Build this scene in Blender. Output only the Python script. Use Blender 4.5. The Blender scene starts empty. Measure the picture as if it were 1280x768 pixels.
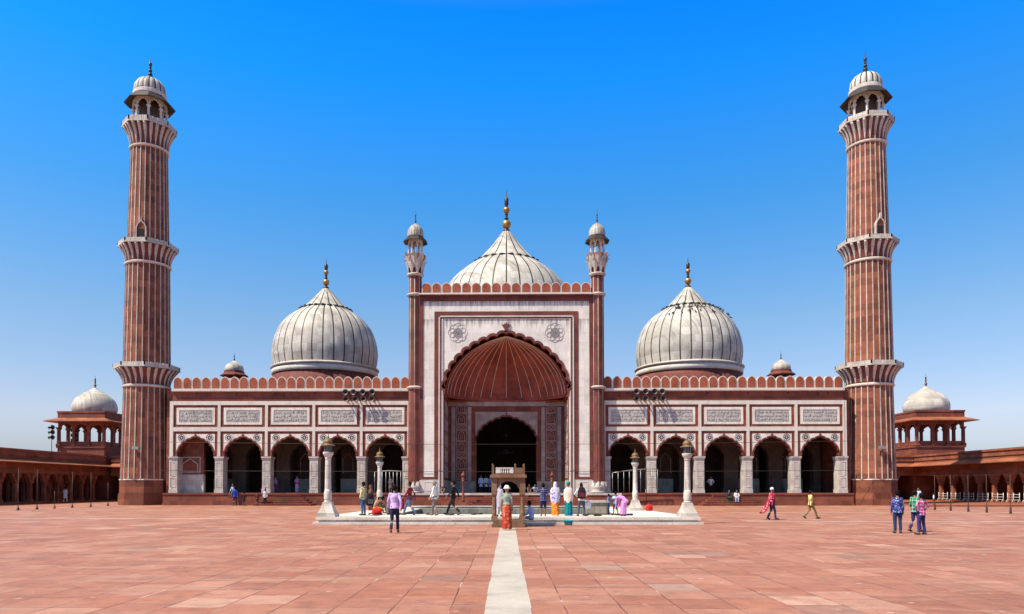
import bpy, bmesh, math, random
from mathutils import Vector, Matrix, noise
random.seed(7)
R = math.radians
PI = math.pi
S = bpy.context.scene
COL = S.collection

# ------------------------------------------------------------------ camera
TILT, YAW, F = R(1.3), R(0.7), 900.0
cd = bpy.data.cameras.new('camera')
cd.sensor_width = 36.0
cd.lens = F * 36.0 / 1280.0
cd.shift_x = (640 - (634.5 - F * math.tan(YAW))) / 1280.0
cd.shift_y = ((610 - F * math.tan(TILT)) - 384) / 1280.0
cd.clip_start = 0.1
cd.clip_end = 3000
cam = bpy.data.objects.new('camera', cd)
COL.objects.link(cam)
cam.location = (0, 0, 1.55)
cam.rotation_euler = (R(90) + TILT, 0, YAW)
S.camera = cam

# ------------------------------------------------------------------ light
SUND = Vector((-0.58, -0.33, 1.0)).normalized()          # towards the sun
EL = math.asin(SUND.z)
sl = bpy.data.lights.new('sun', 'SUN')
sl.energy = 5.0
sl.angle = R(0.53)
sl.color = (1.0, 0.90, 0.74)
sun = bpy.data.objects.new('sun', sl)
COL.objects.link(sun)
sun.rotation_euler = SUND.to_track_quat('Z', 'Y').to_euler()
sun.location = (-60, -40, 90)

W = bpy.data.worlds.new('World')
S.world = W
W.use_nodes = True
wn = W.node_tree
wn.nodes.clear()
wo = wn.nodes.new('ShaderNodeOutputWorld')
wb = wn.nodes.new('ShaderNodeBackground')
sky = wn.nodes.new('ShaderNodeTexSky')
sky.sky_type = 'NISHITA'
sky.sun_disc = False
sky.sun_elevation = EL
sky.sun_rotation = math.atan2(SUND.x, SUND.y)
sky.air_density = 1.0
sky.dust_density = 0.6
sky.ozone_density = 2.0
wb.inputs['Strength'].default_value = 0.10
# tints the sky: pale horizon, rich blue, unseen zenith warmed against blue fill light
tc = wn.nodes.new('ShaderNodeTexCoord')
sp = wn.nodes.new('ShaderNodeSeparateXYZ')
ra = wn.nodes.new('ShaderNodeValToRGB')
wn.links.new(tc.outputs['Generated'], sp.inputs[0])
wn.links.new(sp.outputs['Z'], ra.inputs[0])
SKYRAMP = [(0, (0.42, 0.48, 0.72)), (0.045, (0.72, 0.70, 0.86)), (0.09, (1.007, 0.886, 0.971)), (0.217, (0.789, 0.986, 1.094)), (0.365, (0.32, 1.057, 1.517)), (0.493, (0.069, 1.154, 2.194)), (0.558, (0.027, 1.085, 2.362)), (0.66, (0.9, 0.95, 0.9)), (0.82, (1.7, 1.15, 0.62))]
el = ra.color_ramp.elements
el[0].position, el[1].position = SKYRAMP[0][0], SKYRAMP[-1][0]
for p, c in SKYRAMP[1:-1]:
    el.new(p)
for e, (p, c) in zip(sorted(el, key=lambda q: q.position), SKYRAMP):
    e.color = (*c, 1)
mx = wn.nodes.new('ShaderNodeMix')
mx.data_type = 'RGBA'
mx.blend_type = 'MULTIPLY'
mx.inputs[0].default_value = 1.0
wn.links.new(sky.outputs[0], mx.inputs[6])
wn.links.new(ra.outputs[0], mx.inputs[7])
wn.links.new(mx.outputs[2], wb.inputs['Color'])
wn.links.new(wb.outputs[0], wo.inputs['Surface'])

S.view_settings.view_transform = 'Standard'
S.view_settings.look = 'None'
S.view_settings.gamma = 1.0
S.view_settings.exposure = 0.55
S.view_settings.use_curve_mapping = False
S.render.engine = 'CYCLES'
S.cycles.max_bounces = 6
S.cycles.diffuse_bounces = 4

# ------------------------------------------------------------------ node helpers
class NT:
    def __init__(s, name):
        s.m = bpy.data.materials.new(name)
        s.m.use_nodes = True
        s.t = s.m.node_tree
        s.b = s.t.nodes['Principled BSDF']
    def n(s, typ, ins=None, **kw):
        nd = s.t.nodes.new(typ)
        for k, v in kw.items():
            setattr(nd, k, v)
        for k, v in (ins or {}).items():
            s.set(nd.inputs[k], v)
        return nd
    def set(s, sock, v):
        if isinstance(v, bpy.types.NodeSocket):
            s.t.links.new(v, sock)
        elif isinstance(v, (tuple, list)) and len(v) == 3 and sock.type == 'RGBA':
            sock.default_value = (*v, 1)
        else:
            sock.default_value = v
    def math(s, op, a, b=0.0, c=0.0):
        return s.n('ShaderNodeMath', {0: a, 1: b, 2: c}, operation=op).outputs[0]
    def mix(s, f, a, b, mode='MIX'):
        return s.n('ShaderNodeMix', {0: f, 6: a, 7: b}, data_type='RGBA', blend_type=mode).outputs[2]
    def noise(s, vec, scale, detail=4, rough=0.55):
        return s.n('ShaderNodeTexNoise', {'Vector': vec, 'Scale': scale, 'Detail': detail, 'Roughness': rough}).outputs[0]
    def ramp(s, f, stops):
        nd = s.n('ShaderNodeValToRGB', {0: f})
        e = nd.color_ramp.elements
        e[0].position, e[1].position = stops[0][0], stops[-1][0]
        for p, c in stops[1:-1]:
            e.new(p)
        for q, (p, c) in zip(sorted(e, key=lambda z: z.position), stops):
            q.color = (*c, 1) if isinstance(c, tuple) else (c, c, c, 1)
        return nd.outputs[0]
    def maprange(s, f, a, b, c, d):
        return s.n('ShaderNodeMapRange', {0: f, 1: a, 2: b, 3: c, 4: d}).outputs[0]

def stone(name, c1, c2, block=None, mortar=(0.1, 0.06, 0.05), stain=(0.08, 0.06, 0.05), stain_amt=0.4,
          vein=None, rough=0.75, bump=0.25, streak=True, blotch=0.25, mfac=0.6, msize=0.012, runs=()):
    k = NT(name)
    tco = k.n('ShaderNodeTexCoord').outputs['Object']
    oi = k.n('ShaderNodeObjectInfo')
    off = k.n('ShaderNodeVectorMath', {0: tco, 1: k.n('ShaderNodeCombineXYZ', {0: k.math('MULTIPLY', oi.outputs['Random'], 37.0), 1: 0.0, 2: 0.0}).outputs[0]}, operation='ADD').outputs[0]
    sx = k.n('ShaderNodeSeparateXYZ', {0: off})
    h = k.math('ADD', sx.outputs[0], k.math('MULTIPLY', sx.outputs[1], 0.93))
    flat = k.n('ShaderNodeCombineXYZ', {0: h, 1: sx.outputs[2], 2: 0.0}).outputs[0]
    if block:
        br = k.n('ShaderNodeTexBrick', {'Vector': flat, 'Color1': (0, 0, 0), 'Color2': (1, 1, 1), 'Mortar': (0.5, 0.5, 0.5), 'Scale': 1.0,
                 'Mortar Size': msize, 'Mortar Smooth': 0.3, 'Brick Width': block[0], 'Row Height': block[1]}, offset=0.5, squash=0.7, squash_frequency=3)
        rnd, mor = br.outputs['Color'], br.outputs['Fac']
    else:
        rnd, mor = k.noise(off, 1.3), None
    col = k.mix(rnd, c1, c2)
    n1 = k.noise(off, 0.9, 6, 0.65)
    col = k.mix(1.0, col, k.ramp(n1, [(0.25, 1 - blotch * 1.6), (0.5, 1.0), (0.8, 1 + blotch)]), 'MULTIPLY')
    n2 = k.noise(off, 14.0, 5, 0.7)
    col = k.mix(1.0, col, k.ramp(n2, [(0.25, 0.86), (0.75, 1.12)]), 'MULTIPLY')
    if vein:
        w = k.n('ShaderNodeTexWave', {'Vector': off, 'Scale': 0.35, 'Distortion': 14.0, 'Detail': 4.0, 'Detail Scale': 1.2}).outputs[1]
        col = k.mix(k.ramp(w, [(0.0, 0.55), (0.12, 0.0), (1.0, 0.0)]), col, vein)
    if streak:
        sv = k.n('ShaderNodeMapping', {'Vector': flat, 'Scale': (2.6, 0.16, 1.0)}).outputs[0]
        st = k.noise(sv, 1.6, 5, 0.7)
        pat = k.noise(off, 0.33, 3)
        f = k.math('MULTIPLY', k.ramp(st, [(0.5, 0.0), (0.72, 1.0)]), k.ramp(pat, [(0.42, 0.0), (0.62, 1.0)]))
        col = k.mix(k.math('MULTIPLY', f, stain_amt), col, stain)
    for zt, zl in runs:                                       # rain run-off stains hanging from a ledge at zt, up to zl long
        rv = k.n('ShaderNodeMapping', {'Vector': flat, 'Scale': (1.5, 0.05, 1.0), 'Location': (zt * 3.1, 0, 0)}).outputs[0]
        ln = k.noise(rv, 2.2, 6, 0.75)
        dist = k.math('DIVIDE', k.math('SUBTRACT', zt, sx.outputs[2]), zl)
        f = k.math('SUBTRACT', k.math('MULTIPLY', k.math('SUBTRACT', ln, 0.40), 4.2), dist)
        f = k.math('MULTIPLY', k.ramp(f, [(0.0, 0.0), (0.5, 1.0)]), k.math('GREATER_THAN', dist, 0.0))
        col = k.mix(k.math('MULTIPLY', f, 0.62), col, stain)
    if mor is not None:
        col = k.mix(k.math('MULTIPLY', mor, mfac), col, mortar)
    k.set(k.b.inputs['Base Color'], col)
    k.b.inputs['Roughness'].default_value = rough
    k.b.inputs['Specular IOR Level'].default_value = 0.3
    hgt = k.math('ADD', k.math('MULTIPLY', n2, 0.5), n1)
    if mor is not None:
        hgt = k.math('SUBTRACT', hgt, k.math('MULTIPLY', mor, 0.8))
    bp = k.n('ShaderNodeBump', {'Height': hgt, 'Strength': bump, 'Distance': 0.03})
    k.set(k.b.inputs['Normal'], bp.outputs[0])
    return k.m

def plain(name, c, rough=0.6, metal=0.0, var=0.12, nscale=6.0, emis=None):
    k = NT(name)
    tco = k.n('ShaderNodeTexCoord').outputs['Object']
    n = k.noise(tco, nscale, 4)
    k.set(k.b.inputs['Base Color'], k.mix(1.0, c, k.ramp(n, [(0.3, 1 - var), (0.7, 1 + var)]), 'MULTIPLY'))
    k.b.inputs['Roughness'].default_value = rough
    k.b.inputs['Metallic'].default_value = metal
    return k.m

M = {}
M['red'] = stone('red_sandstone', (0.155, 0.043, 0.026), (0.255, 0.076, 0.041), (1.1, 0.42), stain=(0.05, 0.022, 0.018), stain_amt=0.6)
M['red_tower'] = stone('tower_sandstone', (0.14, 0.041, 0.024), (0.295, 0.096, 0.048), (1.5, 0.55), stain=(0.06, 0.025, 0.02), stain_amt=0.5, blotch=0.3)
M['red_dark'] = stone('dark_red_sandstone', (0.13, 0.034, 0.026), (0.19, 0.05, 0.034), (0.9, 0.6), stain=(0.03, 0.015, 0.014), stain_amt=0.7)
M['red_merlon'] = stone('merlon_sandstone', (0.26, 0.062, 0.034), (0.32, 0.09, 0.045), None, stain=(0.06, 0.03, 0.025), stain_amt=0.6, blotch=0.32)
M['red_cloister'] = stone('cloister_sandstone', (0.22, 0.070, 0.036), (0.34, 0.115, 0.056), (1.2, 0.5), stain=(0.07, 0.03, 0.02), stain_amt=0.6)
M['red_vault'] = stone('brightened_vault_sandstone', (0.24, 0.056, 0.035), (0.37, 0.092, 0.054), (1.4, 1.0), stain=(0.06, 0.02, 0.016), stain_amt=0.7, blotch=0.3)  # same red stone, colour brightened to lift the shade in the half dome
M['marble'] = stone('white_marble', (0.66, 0.61, 0.53), (0.77, 0.72, 0.64), (1.3, 0.8), mortar=(0.42, 0.38, 0.33), stain=(0.13, 0.115, 0.10), stain_amt=0.65, vein=(0.5, 0.47, 0.43), rough=0.5, bump=0.12, blotch=0.1, mfac=0.5)
M['marble_portal'] = stone('portal_marble', (0.66, 0.625, 0.55), (0.77, 0.735, 0.66), (1.3, 0.8), mortar=(0.42, 0.38, 0.33), stain=(0.10, 0.09, 0.08), stain_amt=0.35, vein=None, rough=0.5, bump=0.12, blotch=0.12, mfac=0.5, runs=((18.05, 1.1), (16.45, 1.3)))
M['marble_path'] = stone('worn_path_marble', (0.38, 0.335, 0.28), (0.48, 0.435, 0.375), None, stain=(0.28, 0.20, 0.15), stain_amt=0.8, streak=True, rough=0.6, bump=0.15, blotch=0.22)
M['recess_stone'] = stone('pinkish_grey_stone', (0.34, 0.265, 0.215), (0.45, 0.36, 0.30), (0.9, 0.5), mortar=(0.2, 0.14, 0.11), stain=(0.12, 0.08, 0.06), stain_amt=0.7, rough=0.65, bump=0.2, blotch=0.22)
M['filigree'] = plain('grey_inlay', (0.33, 0.31, 0.28), 0.6)
M['marble_lamp'] = stone('lamp_pillar_marble', (0.50, 0.45, 0.385), (0.62, 0.57, 0.50), (0.9, 0.55), mortar=(0.25, 0.2, 0.16), stain=(0.16, 0.12, 0.09), stain_amt=0.8, rough=0.6, bump=0.2, blotch=0.3)
M['marble_dome'] = stone('dome_marble', (0.37, 0.345, 0.30), (0.58, 0.545, 0.485), (1.05, 0.85), mortar=(0.25, 0.23, 0.2), stain=(0.12, 0.105, 0.09), stain_amt=0.95, vein=None, rough=0.55, bump=0.1, blotch=0.2, mfac=0.55)
M['marble_trim'] = stone('marble_trim', (0.58, 0.53, 0.46), (0.68, 0.63, 0.56), None, stain=(0.2, 0.16, 0.13), stain_amt=0.5, rough=0.55, bump=0.1, blotch=0.12)
M['marble_old'] = stone('weathered_marble', (0.44, 0.395, 0.34), (0.57, 0.52, 0.455), (0.7, 0.45), mortar=(0.26, 0.22, 0.19), stain=(0.16, 0.12, 0.10), stain_amt=0.7, rough=0.6, bump=0.15, blotch=0.18)
M['marble_pool'] = stone('pool_marble', (0.60, 0.54, 0.47), (0.70, 0.65, 0.58), (1.4, 1.4), mortar=(0.3, 0.25, 0.2), stain=(0.25, 0.19, 0.15), stain_amt=0.6, rough=0.55, bump=0.12, blotch=0.18)
M['pool_wall'] = stone('algae_stained_stone', (0.20, 0.18, 0.14), (0.30, 0.27, 0.21), (0.8, 0.4), stain=(0.05, 0.06, 0.04), stain_amt=0.9, blotch=0.3)
M['grey_panel'] = stone('grey_inscribed_marble', (0.42, 0.40, 0.36), (0.50, 0.475, 0.43), None, stain=(0.2, 0.17, 0.14), stain_amt=0.6, rough=0.55, bump=0.1)
M['sand_gate'] = stone('buff_sandstone', (0.19, 0.105, 0.055), (0.27, 0.15, 0.082), (0.5, 0.35), stain=(0.10, 0.06, 0.04), stain_amt=0.6)
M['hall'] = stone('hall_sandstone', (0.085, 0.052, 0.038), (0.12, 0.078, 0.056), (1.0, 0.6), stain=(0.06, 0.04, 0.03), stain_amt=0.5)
M['black'] = plain('black_inlay', (0.022, 0.02, 0.02), 0.6)
M['ink'] = plain('black_lettering', (0.19, 0.18, 0.163), 0.6)
M['gold'] = plain('gilded_copper', (0.40, 0.23, 0.065), 0.5, 0.7, 0.35)
M['bronze'] = plain('dark_bronze', (0.05, 0.04, 0.035), 0.5, 0.6)
M['brass'] = plain('weathered_brass', (0.17, 0.095, 0.042), 0.6, 0.2, 0.3)
M['iron'] = plain('dark_iron', (0.035, 0.03, 0.028), 0.6, 0.4)
M['rust'] = plain('painted_brown_pole', (0.05, 0.028, 0.022), 0.7)
M['steel'] = plain('grey_steel', (0.35, 0.35, 0.34), 0.45, 0.7)
M['rail'] = plain('white_rail_paint', (0.62, 0.60, 0.55), 0.5)
M['horn'] = plain('dark_horn_paint', (0.07, 0.05, 0.048), 0.5)
M['lantern'] = plain('lantern_glass', (0.10, 0.085, 0.075), 0.15)
M['white'] = plain('white_paint', (0.75, 0.74, 0.72), 0.6)
M['dark'] = plain('dark_void', (0.012, 0.01, 0.01), 0.9)
M['bird'] = plain('pigeon_feathers', (0.05, 0.05, 0.06), 0.7)
k = NT('tank_water')
k.b.inputs['Base Color'].default_value = (0.03, 0.05, 0.045, 1)
k.b.inputs['Roughness'].default_value = 0.06
tv = k.n('ShaderNodeTexCoord').outputs['Object']
k.set(k.b.inputs['Normal'], k.n('ShaderNodeBump', {'Height': k.noise(tv, 5.0, 3), 'Strength': 0.15, 'Distance': 0.05}).outputs[0])
M['water'] = k.m

# courtyard paving
def paving():
    k = NT('courtyard_sandstone_paving')
    pos = k.n('ShaderNodeTexCoord').outputs['Object']
    wob = k.n('ShaderNodeTexNoise', {'Vector': pos, 'Scale': 0.6, 'Detail': 2.0}).outputs['Color']
    wv = k.n('ShaderNodeVectorMath', {0: wob, 1: (0.5, 0.5, 0.5)}, operation='SUBTRACT').outputs[0]
    wv = k.n('ShaderNodeVectorMath', {0: wv, 'Scale': 0.05}, operation='SCALE').outputs[0]
    pw = k.n('ShaderNodeVectorMath', {0: pos, 1: wv}, operation='ADD').outputs[0]
    sx = k.n('ShaderNodeSeparateXYZ', {0: pw})
    v = k.n('ShaderNodeCombineXYZ', {0: sx.outputs[1], 1: sx.outputs[0], 2: 0.0}).outputs[0]
    br = k.n('ShaderNodeTexBrick', {'Vector': v, 'Color1': (0, 0, 0), 'Color2': (1, 1, 1), 'Mortar': (0.5, 0.5, 0.5), 'Scale': 1.0,
             'Mortar Size': 0.010, 'Mortar Smooth': 0.15, 'Brick Width': 0.80, 'Row Height': 0.74}, offset=0.37, offset_frequency=3, squash=1.45, squash_frequency=4)
    c = k.ramp(br.outputs['Color'], [(0.0, (0.275, 0.110, 0.066)), (0.25, (0.33, 0.140, 0.086)), (0.5, (0.30, 0.115, 0.066)), (0.75, (0.38, 0.182, 0.118)), (0.93, (0.32, 0.14, 0.088)), (0.965, (0.43, 0.25, 0.18)), (0.985, (0.24, 0.15, 0.12)), (1.0, (0.285, 0.115, 0.07))])
    n1 = k.noise(pos, 0.35, 5, 0.6)
    c = k.mix(1.0, c, k.ramp(n1, [(0.3, 0.84), (0.7, 1.14)]), 'MULTIPLY')
    n2 = k.noise(pos, 3.2, 6, 0.7)
    c = k.mix(1.0, c, k.ramp(n2, [(0.25, 0.74), (0.5, 1.0), (0.75, 1.18)]), 'MULTIPLY')
    sp2 = k.noise(pos, 28.0, 3, 0.6)
    c = k.mix(1.0, c, k.ramp(sp2, [(0.28, 0.72), (0.42, 1.0), (0.7, 1.08)]), 'MULTIPLY')
    # dust and worn pale patches, longer across the court
    sv = k.n('ShaderNodeMapping', {'Vector': pos, 'Scale': (0.22, 1.0, 1.0)}).outputs[0]
    n3 = k.noise(sv, 1.1, 5, 0.7)
    c = k.mix(k.math('MULTIPLY', k.ramp(n3, [(0.52, 0.0), (0.72, 1.0)]), 0.7), c, (0.40, 0.262, 0.195))
    n4 = k.noise(sv, 1.9, 5, 0.75)
    c = k.mix(k.math('MULTIPLY', k.ramp(n4, [(0.64, 0.0), (0.74, 1.0)]), 0.55), c, (0.58, 0.45, 0.36))
    n5 = k.noise(pos, 1.4, 5, 0.7)
    c = k.mix(k.math('MULTIPLY', k.ramp(n5, [(0.54, 0.0), (0.70, 1.0)]), 0.55), c, (0.16, 0.08, 0.058))
    vs = k.n('ShaderNodeTexVoronoi', {'Vector': pos, 'Scale': 1.9}).outputs['Distance']
    c = k.mix(k.math('MULTIPLY', k.ramp(k.math('ADD', vs, k.math('MULTIPLY', n2, 0.25)), [(0.17, 1.0), (0.23, 0.0)]), 0.6), c, (0.52, 0.40, 0.31))
    jn = k.noise(pos, 0.8, 3)
    jc = k.ramp(jn, [(0.44, (0.07, 0.032, 0.026)), (0.57, (0.16, 0.075, 0.055)), (0.68, (0.58, 0.47, 0.39))])
    jf = k.math('MULTIPLY', br.outputs['Fac'], k.ramp(k.noise(pos, 1.7, 3), [(0.36, 0.35), (0.58, 1.0)]))
    c = k.mix(jf, c, jc)
    k.set(k.b.inputs['Base Color'], c)
    k.set(k.b.inputs['Roughness'], k.maprange(n2, 0.3, 0.7, 0.55, 0.8))
    k.b.inputs['Specular IOR Level'].default_value = 0.35
    hg = k.math('SUBTRACT', k.math('ADD', k.math('MULTIPLY', n2, 0.5), k.math('MULTIPLY', br.outputs['Color'], 0.25)), br.outputs['Fac'])
    k.set(k.b.inputs['Normal'], k.n('ShaderNodeBump', {'Height': hg, 'Strength': 0.35, 'Distance': 0.03}).outputs[0])
    return k.m
M['paving'] = paving()

# ------------------------------------------------------------------ mesh builder
class MB:
    def __init__(s, mat=None):
        s.v, s.f, s.m, s.s = [], [], [], []
        s.M = mat
    def vert(s, p):
        p = Vector(p)
        if s.M is not None:
            p = s.M @ p
        s.v.append(p)
        return len(s.v) - 1
    def face(s, ids, m=0, sm=False):
        s.f.append(ids); s.m.append(m); s.s.append(sm)
    def quad(s, a, b, c, d, m=0):
        s.face([s.vert(a), s.vert(b), s.vert(c), s.vert(d)], m)
    def box(s, x0, x1, y0, y1, z0, z1, m=0):
        i = [s.vert((x, y, z)) for z in (z0, z1) for y in (y0, y1) for x in (x0, x1)]
        for f in ((0, 2, 3, 1), (4, 5, 7, 6), (0, 1, 5, 4), (2, 6, 7, 3), (0, 4, 6, 2), (1, 3, 7, 5)):
            s.face([i[q] for q in f], m)
    def frustum(s, a, za, b, zb, m=0, cx=0, cy=0):
        lo = [s.vert((cx + x * a[0], cy + y * a[1], za)) for x, y in ((-1, -1), (1, -1), (1, 1), (-1, 1))]
        hi = [s.vert((cx + x * b[0], cy + y * b[1], zb)) for x, y in ((-1, -1), (1, -1), (1, 1), (-1, 1))]
        s.face(lo[::-1], m); s.face(hi, m)
        for q in range(4):
            s.face([lo[q], lo[(q + 1) % 4], hi[(q + 1) % 4], hi[q]], m)
    def prism(s, poly, y0, y1, m=0, ms=None):
        a = sum(poly[i][0] * poly[(i + 1) % len(poly)][1] - poly[(i + 1) % len(poly)][0] * poly[i][1] for i in range(len(poly)))
        if a < 0:
            poly = poly[::-1]
        f = [s.vert((x, y0, z)) for x, z in poly]
        b = [s.vert((x, y1, z)) for x, z in poly]
        n = len(poly)
        s.face(f, m); s.face(b[::-1], m)
        for i in range(n):
            s.face([f[i], b[i], b[(i + 1) % n], f[(i + 1) % n]], m if ms is None else ms)
    def prism_z(s, poly, z0, z1, m=0):
        a = sum(poly[i][0] * poly[(i + 1) % len(poly)][1] - poly[(i + 1) % len(poly)][0] * poly[i][1] for i in range(len(poly)))
        if a < 0:
            poly = poly[::-1]
        lo = [s.vert((x, y, z0)) for x, y in poly]
        hi = [s.vert((x, y, z1)) for x, y in poly]
        n = len(poly)
        s.face(lo[::-1], m); s.face(hi, m)
        for i in range(n):
            s.face([lo[i], lo[(i + 1) % n], hi[(i + 1) % n], hi[i]], m)
    def lathe(s, prof, n=24, cx=0, cy=0, m=0, ph=0.0, sm=True, mf=None, rf=None, cap=True):
        rings = []
        for j, (r, z) in enumerate(prof):
            ring = []
            for i in range(n):
                a = ph + 2 * PI * i / n
                rr = r * (rf(a, j) if rf else 1.0)
                ring.append(s.vert((cx + rr * math.cos(a), cy + rr * math.sin(a), z)))
            rings.append(ring)
        for j in range(len(rings) - 1):
            for i in range(n):
                s.face([rings[j][i], rings[j][(i + 1) % n], rings[j + 1][(i + 1) % n], rings[j + 1][i]], mf(i, j) if mf else m, sm)
        if cap:
            s.face(rings[0][::-1], mf(0, 0) if mf else m)
            s.face(rings[-1], mf(0, len(prof) - 2) if mf else m)
    def loft(s, rings, m=0, sm=True, cap=True, skip=None):
        ids = [[s.vert(p) for p in r] for r in rings]
        n = len(ids[0])
        for j in range(len(ids) - 1):
            for i in range(n):
                if skip and skip(i, j):
                    continue
                s.face([ids[j][i], ids[j][(i + 1) % n], ids[j + 1][(i + 1) % n], ids[j + 1][i]], m, sm)
        if cap:
            s.face(ids[0][::-1], m, sm); s.face(ids[-1], m, sm)
    def tube(s, pts, r, n=8, m=0, sm=True):
        pts = [Vector(p) for p in pts]
        rs = r if isinstance(r, (list, tuple)) else [r] * len(pts)
        rings = []
        for i, p in enumerate(pts):
            d = (pts[min(i + 1, len(pts) - 1)] - pts[max(i - 1, 0)]).normalized()
            ref = Vector((0, 0, 1)) if abs(d.z) < 0.9 else Vector((0, 1, 0))
            u = d.cross(ref).normalized(); w = u.cross(d)
            rings.append([p + (u * math.cos(2 * PI * q / n) + w * math.sin(2 * PI * q / n)) * rs[i] for q in range(n)])
        s.loft(rings, m, sm)
    def ball(s, c, rx, ry=None, rz=None, n=12, k=8, m=0):
        ry = rx if ry is None else ry
        rz = rx if rz is None else rz
        rings = []
        for j in range(k + 1):
            a = -PI / 2 + PI * (j + 0.001) / (k + 0.002)
            rings.append([(c[0] + rx * math.cos(a) * math.cos(2 * PI * i / n), c[1] + ry * math.cos(a) * math.sin(2 * PI * i / n), c[2] + rz * math.sin(a)) for i in range(n)])
        s.loft(rings, m)
    def ribbon(s, pts, w, y0, y1, m=0, closed=False):
        n = len(pts)
        L, Rr = [], []
        for i in range(n):
            a = pts[(i - 1) % n] if (closed or i > 0) else pts[i]
            b = pts[(i + 1) % n] if (closed or i < n - 1) else pts[i]
            dx, dz = b[0] - a[0], b[1] - a[1]
            l = math.hypot(dx, dz) or 1
            nx, nz = -dz / l * w / 2, dx / l * w / 2
            L.append((pts[i][0] + nx, pts[i][1] + nz)); Rr.append((pts[i][0] - nx, pts[i][1] - nz))
        lf = [s.vert((x, y0, z)) for x, z in L]; rf = [s.vert((x, y0, z)) for x, z in Rr]
        lb = [s.vert((x, y1, z)) for x, z in L]; rb = [s.vert((x, y1, z)) for x, z in Rr]
        for i in range(n if closed else n - 1):
            j = (i + 1) % n
            s.face([rf[i], rf[j], lf[j], lf[i]], m)
            s.face([lf[i], lf[j], lb[j], lb[i]], m)
            s.face([rb[i], rb[j], rf[j], rf[i]], m)
        if not closed:
            s.face([rf[0], lf[0], lb[0], rb[0]], m)
            s.face([lf[-1], rf[-1], rb[-1], lb[-1]], m)
    def frame(s, x0, x1, z0, z1, w, y0, y1, m=0):
        s.box(x0, x1, y0, y1, z1 - w, z1, m); s.box(x0, x1, y0, y1, z0, z0 + w, m)
        s.box(x0, x0 + w, y0, y1, z0 + w, z1 - w, m); s.box(x1 - w, x1, y0, y1, z0 + w, z1 - w, m)
    def build(s, name, mats, parent=None, loc=None, recalc=True):
        me = bpy.data.meshes.new(name)
        me.from_pydata([tuple(p) for p in s.v], [], s.f)
        for q in (mats if isinstance(mats, (list, tuple)) else [mats]):
            me.materials.append(M[q] if isinstance(q, str) else q)
        me.polygons.foreach_set('material_index', s.m)
        me.polygons.foreach_set('use_smooth', s.s)
        if recalc:
            bm = bmesh.new(); bm.from_mesh(me)
            bmesh.ops.recalc_face_normals(bm, faces=bm.faces)
            bm.to_mesh(me); bm.free()
        me.update()
        o = bpy.data.objects.new(name, me)
        COL.objects.link(o)
        if parent:
            o.parent = parent
        if loc:
            o.location = loc
        return o

def tag(o, label=None, cat=None, group=None, kind=None):
    if label: o['label'] = label
    if cat: o['category'] = cat
    if group: o['group'] = group
    if kind: o['kind'] = kind
    return o
def empty(name, loc, label, cat, group=None, rz=0.0):
    o = bpy.data.objects.new(name, None)
    COL.objects.link(o)
    o.empty_display_size = 0.3
    o.location = loc
    o.rotation_euler = (0, 0, rz)
    return tag(o, label, cat, group)
def copy_tree(o, parent=None):
    c = o.copy()
    COL.objects.link(c)
    if parent is not None:
        c.parent = parent
    for ch in list(o.children):
        copy_tree(ch, c)
    return c

def arch_base(hw, z0, rise, n, p=1.15, tip=0.06):
    out = []
    for i in range(n + 1):
        a = (PI / 2) * i / n
        out.append((hw * math.cos(a) ** p, z0 + rise * ((1 - tip) * math.sin(a) + tip * (i / n) ** 8)))
    return out
def arch(hw, z0, rise, foils=5, cusp=0.08, seg=6, p=1.15, tip=0.06):
    """multifoil pointed arch, from the left spring over the apex to the right spring"""
    base = arch_base(hw, z0, rise, 200, p, tip)
    L = [0.0]
    for a, b in zip(base, base[1:]):
        L.append(L[-1] + math.hypot(b[0] - a[0], b[1] - a[1]))
    T = L[-1]
    right = []
    N = foils * seg
    j = 0
    for i in range(N + 1):
        t = T * i / N
        while j < len(L) - 2 and L[j + 1] < t:
            j += 1
        f = (t - L[j]) / max(L[j + 1] - L[j], 1e-9)
        a, b = base[j], base[j + 1]
        x, z = a[0] + (b[0] - a[0]) * f, a[1] + (b[1] - a[1]) * f
        dx, dz = b[0] - a[0], b[1] - a[1]
        l = math.hypot(dx, dz) or 1
        nx, nz = dz / l, -dx / l
        c = cusp * abs(math.sin(PI * i / seg)) ** 0.75
        if i == N:
            x, nx = 0.0, 0.0
        right.append((x + nx * c, z + nz * c))
    left = [(-x, z) for x, z in right]
    return left + right[::-1][1:]
def arched_panel(hw, zb, zt, ar):
    """rectangle from -hw to hw with the arch opening cut out, as one outline"""
    return [(-hw, zb), (ar[0][0], zb)] + ar + [(ar[-1][0], zb), (hw, zb), (hw, zt), (-hw, zt)] if ar[0][1] > zb + 1e-4 else [(-hw, zb)] + ar + [(hw, zb), (hw, zt), (-hw, zt)]
def smooth_prof(pts, n=6):
    out = []
    P = [pts[0]] + list(pts) + [pts[-1]]
    for i in range(1, len(P) - 2):
        p0, p1, p2, p3 = P[i - 1], P[i], P[i + 1], P[i + 2]
        for q in range(n):
            t = q / n
            out.append(tuple(0.5 * ((2 * p1[k]) + (-p0[k] + p2[k]) * t + (2 * p0[k] - 5 * p1[k] + 4 * p2[k] - p3[k]) * t * t + (-p0[k] + 3 * p1[k] - 3 * p2[k] + p3[k]) * t ** 3) for k in (0, 1)))
    out.append(pts[-1])
    return out
def octo(r, ph=PI / 8, cx=0, cy=0):
    return [(cx + r * math.cos(ph + PI / 4 * i), cy + r * math.sin(ph + PI / 4 * i)) for i in range(8)]
def octr(a):
    """radius factor of a unit octagon (vertex radius 1) with faces square to the axes"""
    b = (a % (PI / 4))
    return math.cos(PI / 8) / math.cos(b if b < PI / 8 else b - PI / 4)

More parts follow.
